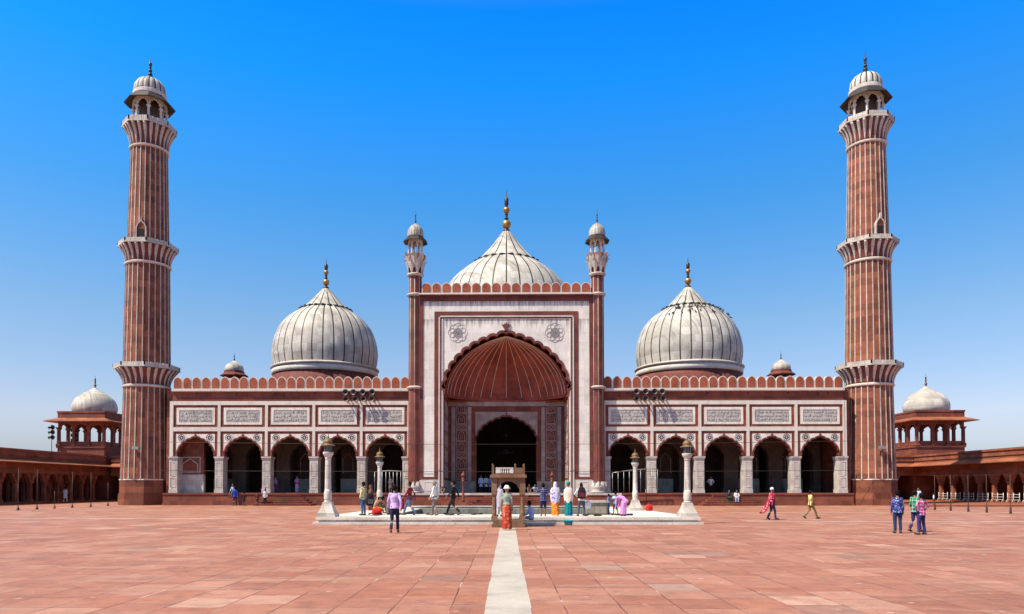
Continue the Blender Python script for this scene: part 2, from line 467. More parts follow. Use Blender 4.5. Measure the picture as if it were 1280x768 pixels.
# shared builders -----------------------------------------------------
def ribbed_dome(prof, gores, stripe, per=4, cx=0, cy=0, bulge=0.0, groove=0.012):
    """dome of marble gores (material 0) parted by narrow dark stripes (material 1)"""
    mb = MB()
    rmax = max(p[0] for p in prof)
    rings = []
    for r, z in prof:
        ang = []
        for g in range(gores):
            a0 = 2 * PI * g / gores
            w = 2 * PI / gores
            st = stripe * min(rmax / max(r, 0.01), 6.0) * (1.0 if r > 0.45 * rmax or g % 2 == 0 or gores < 20 else 0.02)
            st = min(st, w * 0.4)
            ang.append((a0 - st / 2, 1, 0.0))
            for q in range(per):
                ang.append((a0 + st / 2 + (w - st) * q / per, 0, math.sin(PI * q / per)))
        rings.append([mb.vert((cx + (r * (1 + bulge * b)) * math.cos(a), cy + (r * (1 + bulge * b)) * math.sin(a), z)) for a, k, b in ang])
    n = len(ang)
    for j in range(len(prof) - 1):
        for i in range(n):
            mb.face([rings[j][i], rings[j][(i + 1) % n], rings[j + 1][(i + 1) % n], rings[j + 1][i]], ang[i][1], True)
    mb.face(rings[0][::-1]); mb.face(rings[-1])
    return mb
def finial(name, parent, x, y, z0, H, balls, base_r, spike_from, mats=('gold', 'bronze')):
    """gilded balls (z, r as fractions of H) threaded on a dark stem ending in a spike"""
    mb = MB()
    st = base_r * 0.32
    mb.lathe([(base_r, z0 - 0.02), (base_r * 0.9, z0 + 0.05 * H), (st, z0 + 0.10 * H), (st, z0 + H * spike_from), (st * 1.5, z0 + H * (spike_from + 0.02)), (st * 1.7, z0 + H * (spike_from + 0.16)), (st * 0.5, z0 + H * (spike_from + 0.2)), (0.012, z0 + H)], 10, x, y, 1)
    for bz, br in balls:
        mb.lathe([(0.02, z0 + bz * H - br), (br * 0.7, z0 + bz * H - br * 0.72), (br, z0 + bz * H), (br * 0.72, z0 + bz * H + br * 0.7), (0.02, z0 + bz * H + br)], 14, x, y, 0)
        for dz in (-1.25, 1.25):
            zz = z0 + bz * H + br * dz
            mb.lathe([(st, zz - br * 0.2), (br * 0.55, zz), (st, zz + br * 0.2)], 10, x, y, 1)
    return mb.build(name, mats, parent)
def lotus_ring(mb, r, z, n, m=0, cx=0, cy=0, out=0.22, drop=0.12, th=0.10):
    for i in range(n):
        a = 2 * PI * (i + 0.5) / n
        w = PI / n * 0.9
        ca = lambda q, rr, zz: (cx + rr * math.cos(a + q), cy + rr * math.sin(a + q), zz)
        top = [ca(-w, r - 0.1, z + th), ca(w, r - 0.1, z + th), ca(w * 0.8, r + out * 0.5, z + th * 0.6), ca(0, r + out, z + th * 0.8), ca(-w * 0.8, r + out * 0.5, z + th * 0.6)]
        bot = [(p[0], p[1], p[2] - th - (drop if j > 1 else 0) * 0.6) for j, p in enumerate(top)]
        t = [mb.vert(p) for p in top]; b = [mb.vert(p) for p in bot]
        mb.face(t, m); mb.face(b[::-1], m)
        for q in range(5):
            mb.face([t[q], b[q], b[(q + 1) % 5], t[(q + 1) % 5]], m)
def kiosk(parent, sub, r, z0, zc, z1, mat_col='marble_trim', mat_panel='marble_trim', cw=0.16, mats_in='dark'):
    """eight columns with cusped arches between them"""
    V = octo(r)
    for i, (x, y) in enumerate(V):
        mb = MB()
        mb.lathe([(cw * 0.75, z0), (cw * 0.75, z0 + 0.14), (cw * 0.5, z0 + 0.2), (cw * 0.42, zc - 0.2), (cw * 0.8, zc - 0.05), (cw * 0.85, zc)], 8, x, y)
        mb.build('column', mat_col, parent)
    mb = MB()
    for i in range(8):
        a, b = V[i], V[(i + 1) % 8]
        mid = ((a[0] + b[0]) / 2, (a[1] + b[1]) / 2)
        ang = math.atan2(mid[1], mid[0])
        mb.M = Matrix.Translation((mid[0], mid[1], 0)) @ Matrix.Rotation(ang + PI / 2, 4, 'Z')
        hw = math.hypot(a[0] - b[0], a[1] - b[1]) / 2
        ar = arch(hw - cw * 0.55, zc + 0.01, (z1 - zc) * 0.62, 3, cw * 0.25, 4)
        mb.prism(arched_panel(hw, zc, z1, ar), -0.07, 0.07)
    mb.M = None
    mb.build('arched_screen', mat_panel, parent)

def eave_octagon(parent, name, r_in, r_out, z_in, z_out, th, mat):
    mb = MB()
    i0, o0 = octo(r_in), octo(r_out)
    for k2 in range(8):
        l = (k2 + 1) % 8
        P = [(*i0[k2], z_in), (*i0[l], z_in), (*o0[l], z_out), (*o0[k2], z_out)]
        Q = [(p[0], p[1], p[2] - th) for p in P]
        t = [mb.vert(p) for p in P]; b = [mb.vert(p) for p in Q]
        mb.face(t); mb.face(b[::-1])
        mb.face([t[2], b[2], b[3], t[3]])
        mb.face([t[0], t[1], b[1], b[0]])
    return mb.build(name, mat, parent)

# ------------------------------------------------------------------ ground
mb = MB(); mb.quad((-220, -60, 0), (220, -60, 0), (220, 330, 0), (-220, 330, 0))
tag(mb.build('ground', 'paving', recalc=False), kind='structure')
mb = MB()
yy = 3.0
while yy < 27.5:
    L = random.uniform(1.1, 1.7)
    d = random.uniform(-0.012, 0.012)
    mb.box(-0.295 + d, 0.295 + d + random.uniform(-.01, .01), yy, min(yy + L, 27.7) - 0.006, -0.05, 0.006)
    yy += L
tag(mb.build('path', 'marble_path'), kind='structure')
mb = MB()
for x0, x1, y0, w in ((-60, -13.5, 36.2, 0.11), (-60, -31, 46.6, 0.09), (11.0, 44, 33.4, 0.10), (14, 44, 45.5, 0.09), (-30, -9, 49.5, 0.08)):
    x = x0
    while x < x1:
        L = random.uniform(2.0, 5.0)
        mb.box(x, min(x + L, x1) - 0.02, y0 - w / 2, y0 + w / 2, -0.05, 0.005)
        x += L
tag(mb.build('pavement', 'marble_trim'), kind='structure')
mb = MB()
mb.box(34.9, 75, 59.6, 88, -0.05, 0.13)
tag(mb.build('raised_pavement', 'red_cloister'), kind='structure')

# ------------------------------------------------------------------ mosque
MX, MY = -0.12, 64.0
mosque = empty('mosque', (MX, MY, 0), 'red sandstone and white marble prayer hall with a tall arched portal and three bulbous domes', 'mosque')
BW = 4.245
X0 = 8.68
XE = X0 + 5 * BW         # 29.905
PT = 1.09                # plinth top

mb = MB()
mb.box(-30.45, 30.45, -0.5, 28, -0.1, PT - 0.14)
mb.box(-30.5, -10.0, -0.58, -0.5, -0.1, 0.18); mb.box(10.0, 30.5, -0.58, -0.5, -0.1, 0.18)
mb.box(-30.48, 30.48, -0.56, 27.9, PT - 0.14, PT, 0)
mb.box(-9.9, 9.9, -1.75, -0.57, -0.1, PT - 0.004, 0)
mb.box(-9.96, 9.96, -1.81, -1.6, PT - 0.17, PT - 0.002, 1)
mb.build('plinth', ['red', 'marble_old'], mosque)

def stairs(cx, yf, half, n, name='staircase'):
    mb = MB()
    for i in range(n):
        z1 = PT * (n - i) / (n + 1)
        z0 = -0.05 if i == n - 1 else PT * (n - i - 1) / (n + 1)
        d = 0.34 * (i + 1)
        mb.box(cx - half - d * 0.9, cx + half + d * 0.9, yf - d, yf - 0.02 if i == 0 else yf - 0.02, z0 - 0.02, z1, 0)
        mb.box(cx - half - d * 0.9 - 0.02, cx + half + d * 0.9 + 0.02, yf - d - 0.02, yf - d + 0.12, z1 - 0.035, z1 + 0.006, 1)
    return mb.build(name, ['red', 'red_merlon'], mosque)
stairs(-(X0 + 2.5 * BW), -0.58, 0.95, 5)
stairs(X0 + 2.5 * BW, -0.58, 0.95, 5)
stairs(0, -1.82, 1.6, 5)

# body of the hall behind the front
mb = MB()
for s in (-1, 1):
    mb.box(s * 30.4 - 0.25, s * 30.4 + 0.25, 0.62, 27.5, PT - 0.02, 10.4)
mb.box(-30.1, 30.1, 27.0, 27.6, PT - 0.02, 10.4)
mb.build('outer_wall', 'red', mosque)
mb = MB()
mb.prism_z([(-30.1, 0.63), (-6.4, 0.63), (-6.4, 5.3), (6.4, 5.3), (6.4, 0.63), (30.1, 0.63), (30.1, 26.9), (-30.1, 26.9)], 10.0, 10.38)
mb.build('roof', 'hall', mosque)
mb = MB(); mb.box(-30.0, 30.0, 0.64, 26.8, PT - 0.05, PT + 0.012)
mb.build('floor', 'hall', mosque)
# the inner rows of arches, seen through the front ones
for s in (-1, 1):
    for i in range(5):
        mb = MB()
        ar = arch(1.45, 4.3, 1.55, 4, 0.07, 4)
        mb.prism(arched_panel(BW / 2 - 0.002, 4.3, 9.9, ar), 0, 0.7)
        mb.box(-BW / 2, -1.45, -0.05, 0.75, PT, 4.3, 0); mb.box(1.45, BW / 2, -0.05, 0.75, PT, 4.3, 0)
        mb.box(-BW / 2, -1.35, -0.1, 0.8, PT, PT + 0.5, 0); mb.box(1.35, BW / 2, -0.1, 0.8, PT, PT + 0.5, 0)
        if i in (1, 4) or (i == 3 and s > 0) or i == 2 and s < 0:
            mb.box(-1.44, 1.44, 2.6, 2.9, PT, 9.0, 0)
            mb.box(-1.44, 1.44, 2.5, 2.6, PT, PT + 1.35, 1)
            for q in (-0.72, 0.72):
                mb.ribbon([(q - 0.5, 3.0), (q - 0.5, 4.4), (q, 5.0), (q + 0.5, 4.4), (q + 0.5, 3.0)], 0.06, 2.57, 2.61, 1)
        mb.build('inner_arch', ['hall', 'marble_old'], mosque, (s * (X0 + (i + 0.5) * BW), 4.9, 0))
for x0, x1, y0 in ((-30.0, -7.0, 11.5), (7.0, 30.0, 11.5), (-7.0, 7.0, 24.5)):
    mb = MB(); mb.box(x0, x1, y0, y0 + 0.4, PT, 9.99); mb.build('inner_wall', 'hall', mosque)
mb = MB()
mb.box(-29.9, -27.45, 0.95, 1.35, PT + 0.012, 2.75, 0)
mb.box(-29.9, -27.45, 1.0, 1.35, 2.75, 6.3, 1)
mb.frame(-29.6, -27.75, 2.95, 4.35, 0.07, 0.97, 1.01, 0)
mb.ribbon([(-29.4, 3.0), (-29.4, 3.7), (-28.7, 4.2), (-28.0, 3.7), (-28.0, 3.0)], 0.07, 0.96, 1.01, 0)
mb.build('side_pier', ['marble_old', 'red'], mosque)

# one arcade bay, then ten of them -------------------------------------
H = BW / 2
ARW = arch(1.62, 4.42, 1.66, 5, 0.075, 6)
mb = MB()
mb.prism(arched_panel(H, 4.33, 9.30, [(-1.66, 4.34)] + ARW + [(1.66, 4.34)]), 0.0, 0.6)
bay = mb.build('arcade_bay', 'red', mosque, (-(X0 + 0.5 * BW), 0, 0))
mb = MB()
mb.box(-H, -H + 0.125, -0.09, 0.02, 4.36, 9.30); mb.box(H - 0.125, H, -0.09, 0.02, 4.36, 9.30)
mb.box(-H + 0.125, H - 0.125, -0.085, 0.02, 6.60, 6.97)
mb.box(-H + 0.125, H - 0.125, -0.085, 0.02, 8.95, 9.30)
mb.build('marble_frame', 'marble_trim', bay)
mb = MB()
mb.prism(arched_panel(1.73, 4.62, 6.36, arch(1.665, 4.63, 1.50, 5, 0.075, 6)), -0.035, 0.02)
mb.build('spandrel', 'marble', bay)
mb = MB()
mb.ribbon(arch(1.64, 4.45, 1.66, 5, 0.08, 6), 0.13, -0.06, 0.3)
mb.prism([(-0.05, 6.05), (0.05, 6.05), (0.05, 6.16), (0.13, 6.25), (0.07, 6.3), (0, 6.44), (-0.07, 6.3), (-0.13, 6.25), (-0.05, 6.16)], -0.075, 0.0)
mb.build('arch_trim', 'red_dark', bay)
for s in (-1, 1):
    mb = MB()
    cx, cz = s * 1.27, 6.03
    circ = [(cx + 0.30 * math.cos(2 * PI * q / 20), cz + 0.30 * math.sin(2 * PI * q / 20)) for q in range(20)]
    mb.ribbon(circ, 0.035, -0.05, -0.03, 0, True)
    for q in range(8):
        a = 2 * PI * q / 8
        u, w = (math.cos(a), math.sin(a)), (-math.sin(a), math.cos(a))
        mb.prism([(cx + u[0] * 0.05, cz + u[1] * 0.05), (cx + u[0] * 0.15 + w[0] * 0.055, cz + u[1] * 0.15 + w[1] * 0.055), (cx + u[0] * 0.25, cz + u[1] * 0.25), (cx + u[0] * 0.15 - w[0] * 0.055, cz + u[1] * 0.15 - w[1] * 0.055)], -0.048, -0.03)
    mb.build('rosette', 'black', bay)
def inscription(parent, seed):
    rg = random.Random(seed)
    mb = MB()
    mb.frame(-1.72, 1.72, 7.19, 8.72, 0.235, -0.045, 0.02, 0)
    mb.box(-1.485, 1.485, -0.03, 0.02, 7.425, 8.485, 1)
    mb.frame(-1.49, 1.49, 7.42, 8.49, 0.035, -0.05, -0.02, 2)
    for row in range(3):
        zc = 7.62 + row * 0.32
        x = -1.40
        while x < 1.36:
            w = rg.uniform(0.10, 0.24)
            k2 = rg.random()
            z = zc + rg.uniform(-0.05, 0.05)
            if k2 < 0.3:      # upright stroke
                pts = [(x, z - 0.10), (x + 0.015, z + 0.02), (x - 0.01, z + 0.13)]
            elif k2 < 0.65:   # bowl
                pts = [(x + w * 0.5 + w * 0.5 * math.cos(a), z + 0.09 * math.sin(a)) for a in [PI + PI * q / 5 for q in range(6)]]
            else:             # sweep with hook
                pts = [(x, z + 0.02), (x + w * 0.3, z - 0.06), (x + w * 0.7, z - 0.04), (x + w, z + 0.05), (x + w * 0.85, z + 0.09)]
            mb.ribbon(pts, rg.uniform(0.02, 0.036), -0.042, -0.025, 2)
            if rg.random() < 0.5:
                q = (x + w * 0.5, z + rg.choice((-0.12, 0.13)))
                mb.ribbon([(q[0] - 0.02, q[1]), (q[0] + 0.02, q[1] + 0.006)], 0.035, -0.042, -0.025, 2)
            x += w * rg.uniform(0.55, 0.9)
    return mb.build('inscription_panel', ['marble', 'grey_panel', 'ink'], parent)
bays = [bay]
for s in (-1, 1):
    for i in range(5):
        if s == -1 and i == 0:
            continue
        b = copy_tree(bay, mosque)
        b.location = (s * (X0 + (i + 0.5) * BW), 0, 0)
        bays.append(b)
for q, b in enumerate(bays):
    inscription(b, 100 + q)
# marble piers
mb = MB()
mb.box(-0.40, 0.40, -0.06, 1.05, PT, PT + 0.32)
mb.box(-0.36, 0.36, -0.03, 1.02, PT + 0.32, 4.02)
mb.frame(-0.25, 0.25, PT + 0.5, PT + 1.35, 0.05, -0.05, 0.0)
mb.frame(-0.25, 0.25, PT + 1.5, PT + 2.75, 0.05, -0.05, 0.0)
for z, d in ((4.02, 0.03), (4.12, 0.06), (4.22, 0.09)):
    mb.box(-0.36 - d, 0.36 + d, -0.03 - d, 1.02 + d, z, z + 0.1 if z < 4.2 else 4.335)
pier = mb.build('pier', 'marble_old', mosque, (-(X0 + BW), 0, 0))
for s in (-1, 1):
    for i in range(6):
        if (s, i) == (-1, 1):
            continue
        p = pier.copy(); COL.objects.link(p)
        p.location = (s * (X0 + i * BW + (0.2 if i == 0 else -0.14 if i == 5 else 0)), 0, 0)
# frieze, cornice, parapet of each wing
def parapet(x0, n, step, z0, z1, y, parent_name='parapet', w=0.80, base_mat='red_dark'):
    mbp = MB()
    mbp.box(x0, x0 + n * step, y + 0.02, y + 0.42, z0 - 0.02, z0 + 0.04)
    par = mbp.build(parent_name, 'marble_trim', mosque)
    hh = z1 - z0
    def outline(hw, zz0, top):
        sh = zz0 + (top - zz0) * 0.60
        pts = [(-hw, zz0), (-hw, sh)]
        for q in range(1, 6):
            a = PI / 2 * q / 6
            pts.append((-hw * math.cos(a) ** 0.95, sh + (top - sh) * (0.9 * math.sin(a) + 0.1 * (q / 6) ** 4)))
        pts.append((0, top))
        pts += [(-px, pz) for px, pz in pts[-2::-1]]
        return pts
    m0 = MB()
    m0.prism(outline(w / 2, z0, z1), 0.06, 0.30, 1)
    m0.prism(outline(w / 2 - 0.06, z0 + 0.08, z1 - 0.07), 0.035, 0.325, 0)
    first = m0.build('merlon', ['red_merlon', 'marble_trim'], par, (x0 + step / 2, y, 0))
    for i in range(1, n):
        c = first.copy(); COL.objects.link(c)
        c.location = (x0 + (i + 0.5) * step, y, 0)
for s in (-1, 1):
    a, b = sorted((s * 8.62, s * XE))
    mb = MB()
    mb.box(a, b, 0.03, 0.6, 9.30, 10.14, 0)
    mb.box(a, b, -0.06, 0.03, 9.34, 9.44, 0)
    for q in range(6):
        xq = a + (b - a) * (q + 0.6) / 6
        mb.box(xq, xq + 0.12, 0.02, 0.04, 9.9, 10.02, 1)
    mb.build('frieze', ['red', 'dark'], mosque)
    mb = MB()
    mb.box(a, b, -0.22, 0.7, 10.20, 10.36); mb.box(a, b, -0.12, 0.65, 10.14, 10.20)
    mb.build('cornice', 'marble_trim', mosque)
    parapet(a, 25, (b - a) / 25, 10.38, 11.52, 0.0)
    mb = MB()
    xa, xb = sorted((s * 29.906, s * 30.12))
    mb.box(xa, xb, -0.05, 0.62, PT, 9.3); mb.build('end_strip', 'marble_trim', mosque)
    mb = MB()
    xa, xb = sorted((s * 30.13, s * 30.62))
    mb.box(xa, xb, 0.45, 0.61, PT, 10.4); mb.build('end_wall', 'red', mosque)

# ---- the portal -------------------------------------------------------
YP = -0.75
YB = 4.2
AR = arch(5.42, 10.3, 4.95, 9, 0.20, 6, 1.15, 0.05)
JW = 5.52
mb = MB()
poly = [(-7.55, PT), (-JW, PT), (-JW, 10.0)] + AR + [(JW, 10.0), (JW, PT), (7.55, PT), (7.55, 18.05), (-7.55, 18.05)]
mb.prism(poly, YP, YP + 0.95, 0, 1)
mb.build('portal_front', ['marble_portal', 'red'], mosque)
mb = MB()
for s in (-1, 1):
    a, b = sorted((s * 7.56, s * 6.3))
    mb.box(a, b, YP + 0.1, YB + 2.2, PT, 18.03)
    a, b = sorted((s * 6.3, s * (JW + 0.06)))
    mb.box(a, b, YP + 0.96, YB + 0.9, PT, 16.0)
mb.box(-6.3, 6.3, YB + 1.0, YB + 2.0, 9.0, 18.0)
mb.box(-7.5, 7.5, YP + 0.97, YB + 2.1, 17.6, 18.02)
mb.build('portal_block', 'red', mosque)
mb = MB()
for s in (-1, 1):
    a, b = sorted((s * 7.32, s * 7.62)); mb.box(a, b, YP - 0.06, YP + 0.3, PT + 1.2, 18.05)
    a, b = sorted((s * 6.34, s * 5.98)); mb.box(a, b, YP - 0.05, YP + 0.02, PT + 1.2, 16.78)
    a, b = sorted((s * 5.80, s * 5.72)); mb.box(a, b, YP - 0.07, YP + 0.02, PT + 0.2, 16.52)
    a, b = sorted((s * 7.32, s * 6.34)); mb.box(a, b, YP - 0.045, YP + 0.02, PT + 1.2, PT + 1.42)
mb.box(-6.34, 6.34, YP - 0.05, YP + 0.02, 16.78, 17.12)
mb.box(-5.80, 5.80, YP - 0.07, YP + 0.02, 16.52, 16.60)
mb.box(-7.62, 7.62, YP - 0.08, YP + 0.3, 18.05, 18.44)
mb.build('portal_frame', 'red_dark', mosque)
mb = MB()
for s in (-1, 1):
    a, b = sorted((s * 5.96, s * 5.86)); mb.box(a, b, YP - 0.11, YP + 0.02, PT, 16.70)
    a, b = sorted((s * 5.68, s * 5.60)); mb.box(a, b, YP - 0.09, YP + 0.02, PT, 16.44)
    a, b = sorted((s * 7.64, s * 6.1)); mb.box(a, b, YP - 0.08, YP + 0.02, PT, PT + 1.12)
    a, b = sorted((s * 7.2, s * 6.42)); mb.frame(a, b, PT + 0.2, PT + 1.0, 0.05, YP - 0.1, YP)
mb.box(-5.96, 5.96, YP - 0.11, YP + 0.02, 16.62, 16.70)
mb.build('portal_bead', 'marble_trim', mosque)
mb = MB()
mb.ribbon(AR, 0.22, YP - 0.10, YP + 0.5)
for s in (-1, 1):
    mb.prism([(s * 5.45, 9.75), (s * 5.75, 10.35), (s * 5.5, 10.9), (s * 5.35, 10.4)], YP - 0.1, YP + 0.3)
mb.prism([(-0.16, 15.3), (0.16, 15.3), (0.12, 15.62), (0.2, 15.7), (0.42, 15.95), (0.22, 15.92), (0.2, 16.08), (0.08, 15.98), (0, 16.2), (-0.08, 15.98), (-0.2, 16.08), (-0.22, 15.92), (-0.42, 15.95), (-0.2, 15.7), (-0.12, 15.62)], YP - 0.1, YP + 0.02)
mb.build('portal_arch_trim', 'red_dark', mosque)
# filigree medallions in the spandrels
for s in (-1, 1):
    mb = MB()
    cx, cz = s * 4.28, 15.25
    for q in range(8):
        a = 2 * PI * q / 8
        c = (cx + 0.45 * math.cos(a), cz + 0.45 * math.sin(a))
        mb.ribbon([(c[0] + 0.40 * math.cos(2 * PI * t / 16), c[1] + 0.40 * math.sin(2 * PI * t / 16)) for t in range(16)], 0.017, YP - 0.02 - 0.002 * q, YP + 0.01, 0, True)
    for q in range(6):
        a = 2 * PI * q / 6 + 0.3
        c = (cx + 0.2 * math.cos(a), cz + 0.2 * math.sin(a))
        mb.ribbon([(c[0] + 0.22 * math.cos(2 * PI * t / 12), c[1] + 0.22 * math.sin(2 * PI * t / 12)) for t in range(12)], 0.015, YP - 0.04 - 0.002 * q, YP + 0.01, 0, True)
    mb.build('medallion', 'filigree', mosque)
mb = MB()
mb.box(-7.7, 7.7, YP - 0.32, YB + 2.0, 18.58, 18.70, 0); mb.box(-7.66, 7.66, YP - 0.22, YB + 1.9, 18.44, 18.58, 1); mb.box(-7.64, 7.64, YP - 0.14, YB + 1.9, 18.70, 18.745, 0)
mb.build('portal_cornice', ['marble_trim', 'red_dark'], mosque)
parapet(-7.48, 17, 0.88, 18.75, 19.72, YP - 0.05, w=0.84)

# recess: jambs, half dome, back wall
for s in (-1, 1):
    mb = MB()
    a, b = sorted((s * JW, s * (JW + 0.05)))
    mb.box(a, b, YP + 0.95, YB, PT + 1.15, 9.9, 0)
    a, b = sorted((s * (JW - 0.04), s * (JW + 0.05)))
    mb.box(a, b, YP + 0.6, YB, PT, PT + 1.15, 1)
    Mx = Matrix.Translation((s * JW, 0, 0)) @ Matrix.Rotation(R(90) * s, 4, 'Z')
    mb.M = Mx
    for yc in (1.0, 2.2, 3.35):
        q = yc * s
        for zz in range(5):
            z0 = PT + 1.35 + zz * 1.42
            mb.frame(q - 0.48, q + 0.48, z0, z0 + 1.3, 0.05, -0.03, 0.02, 1)
            mb.ribbon([(q - 0.3, z0 + 0.1), (q - 0.3, z0 + 0.7), (q, z0 + 1.1), (q + 0.3, z0 + 0.7), (q + 0.3, z0 + 0.1)], 0.05, -0.03, 0.02, 1)
    mb.M = None
    mb.build('jamb', ['red', 'marble_old'], mosque)
BAR = arch(2.86, 5.9, 2.45, 6, 0.12, 5)
mb = MB()
bw = [(-2.84, PT), (-2.84, 5.88)] + BAR + [(2.84, 5.88), (2.84, PT)]
mb.prism([(-JW, PT)] + bw + [(JW, PT), (JW, 9.5), (-JW, 9.5)], YB, YB + 0.9)
mb.build('portal_back_wall', 'red', mosque)
mb = MB()
mb.prism([(-2.95, 5.7)] + arch(2.88, 5.9, 2.47, 6, 0.12, 5) + [(2.95, 5.7), (2.95, 8.75), (-2.95, 8.75)], YB - 0.04, YB + 0.02)
for s in (-1, 1):
    for xa, xb in ((3.32, 3.66), (4.84, 5.2)):
        a, b = sorted((s * xa, s * xb)); mb.box(a, b, YB - 0.05, YB + 0.02, PT + 1.1, 9.2)
    a, b = sorted((s * 2.9, s * JW)); mb.box(a, b, YB - 0.08, YB + 0.02, PT, PT + 1.08)
mb.build('recess_facing', 'recess_stone', mosque)
mb = MB(); mb.ribbon(BAR, 0.16, YB - 0.07, YB + 0.3)
mb.box(-0.06, 0.06, YB - 0.09, YB, 8.4, 8.72)
mb.build('recess_arch_trim', 'red_dark', mosque)
for s in (-1, 1):
    mb = MB()
    cx = s * 4.25
    mb.box(cx - 0.57, cx + 0.57, YB - 0.03, YB + 0.02, PT + 1.12, 9.0, 0)
    hts = [1.08, 1.08, 0.55, 1.08, 1.08, 0.55, 1.08, 1.08]
    z = PT + 1.2
    for hgt in hts:
        mb.frame(cx - 0.5, cx + 0.5, z, z + hgt - 0.06, 0.055, YB - 0.06, YB - 0.02, 1)
        if hgt > 1:
            mb.ribbon([(cx - 0.3, z + 0.1), (cx - 0.3, z + 0.5), (cx - 0.2, z + 0.75), (cx, z + 0.92), (cx + 0.2, z + 0.75), (cx + 0.3, z + 0.5), (cx + 0.3, z + 0.1)], 0.05, YB - 0.06, YB - 0.02, 1)
            mb.ribbon([(cx + 0.13 * math.cos(2 * PI * t / 8), z + 0.42 + 0.18 * math.sin(2 * PI * t / 8)) for t in range(8)], 0.035, YB - 0.05, YB - 0.02, 1, True)
        else:
            for q in (-1, 1):
                mb.ribbon([(cx - 0.4, z + 0.25 - q * 0.15), (cx, z + 0.25 + q * 0.15), (cx + 0.4, z + 0.25 - q * 0.15)], 0.04, YB - 0.05 - 0.004 * q, YB - 0.02, 1)
        z += hgt * 0.98
    mb.build('floral_panel', ['red', 'recess_stone'], mosque)
# half dome
yf = YP + 0.9
nphi, nu = 48, 20
rings = []
mb = MB()
dep = YB - yf + 0.04
def vplan(ph, t):                          # square plan at the springing, turning round towards the crown
    e = 0.74 + 0.26 * min(1.0, t * 1.6)
    c, q = -math.cos(ph), math.sin(ph)
    return 5.5 * math.copysign(abs(c) ** e, c), dep * max(q, 0.0) ** e
for j in range(nu + 1):
    u = PI / 2 * j / nu
    sc = math.cos(u) ** 1.15
    z = 9.85 + 5.35 * (0.95 * math.sin(u) + 0.05 * (j / nu) ** 8)
    rings.append([mb.vert((vplan(PI * i / nphi, j / nu)[0] * sc, yf + vplan(PI * i / nphi, j / nu)[1] * sc, z)) for i in range(nphi + 1)])
for j in range(nu):
    for i in range(nphi):
        mb.face([rings[j][i], rings[j][i + 1], rings[j + 1][i + 1], rings[j + 1][i]], 0, True)
mb.build('half_dome', 'red_vault', mosque, recalc=False)
mb = MB()
for i in range(1, 18):
    ph = PI * i / 18
    pts = []
    for j in range(0, nu):
        u = PI / 2 * (j + 0.6) / nu
        sc = math.cos(u) ** 1.15 * 0.985
        pts.append((vplan(ph, j / nu)[0] * sc, yf + vplan(ph, j / nu)[1] * sc, 9.85 + 5.35 * (0.95 * math.sin(u) + 0.05 * (j / nu) ** 8)))
    mb.tube(pts, 0.034, 5)
mb.build('half_dome_ribs', 'marble_trim', mosque)
mb = MB()
mb.box(-JW + 0.001, JW - 0.001, YB - 0.10, YB + 0.3, 9.70, 9.86, 0)
for sx in (-1, 1):
    a, b = sorted((sx * (JW - 0.10), sx * (JW + 0.06)))
    mb.box(a, b, yf + 0.1, YB - 0.11, 9.70, 9.86, 0)
for q in range(14):                        # row of little niches under the vault
    xc = -5.1 + q * 10.2 / 13
    mb.ribbon([(xc - 0.3, 9.88), (xc - 0.3, 10.15), (xc, 10.5), (xc + 0.3, 10.15), (xc + 0.3, 9.88)], 0.06, YB - 0.10, YB + 0.2, 0)
mb.box(-JW + 0.003, JW - 0.003, YB - 0.06, YB + 0.5, 9.3, 9.695, 1)
mb.build('recess_cornice', ['red_vault', 'recess_stone'], mosque)

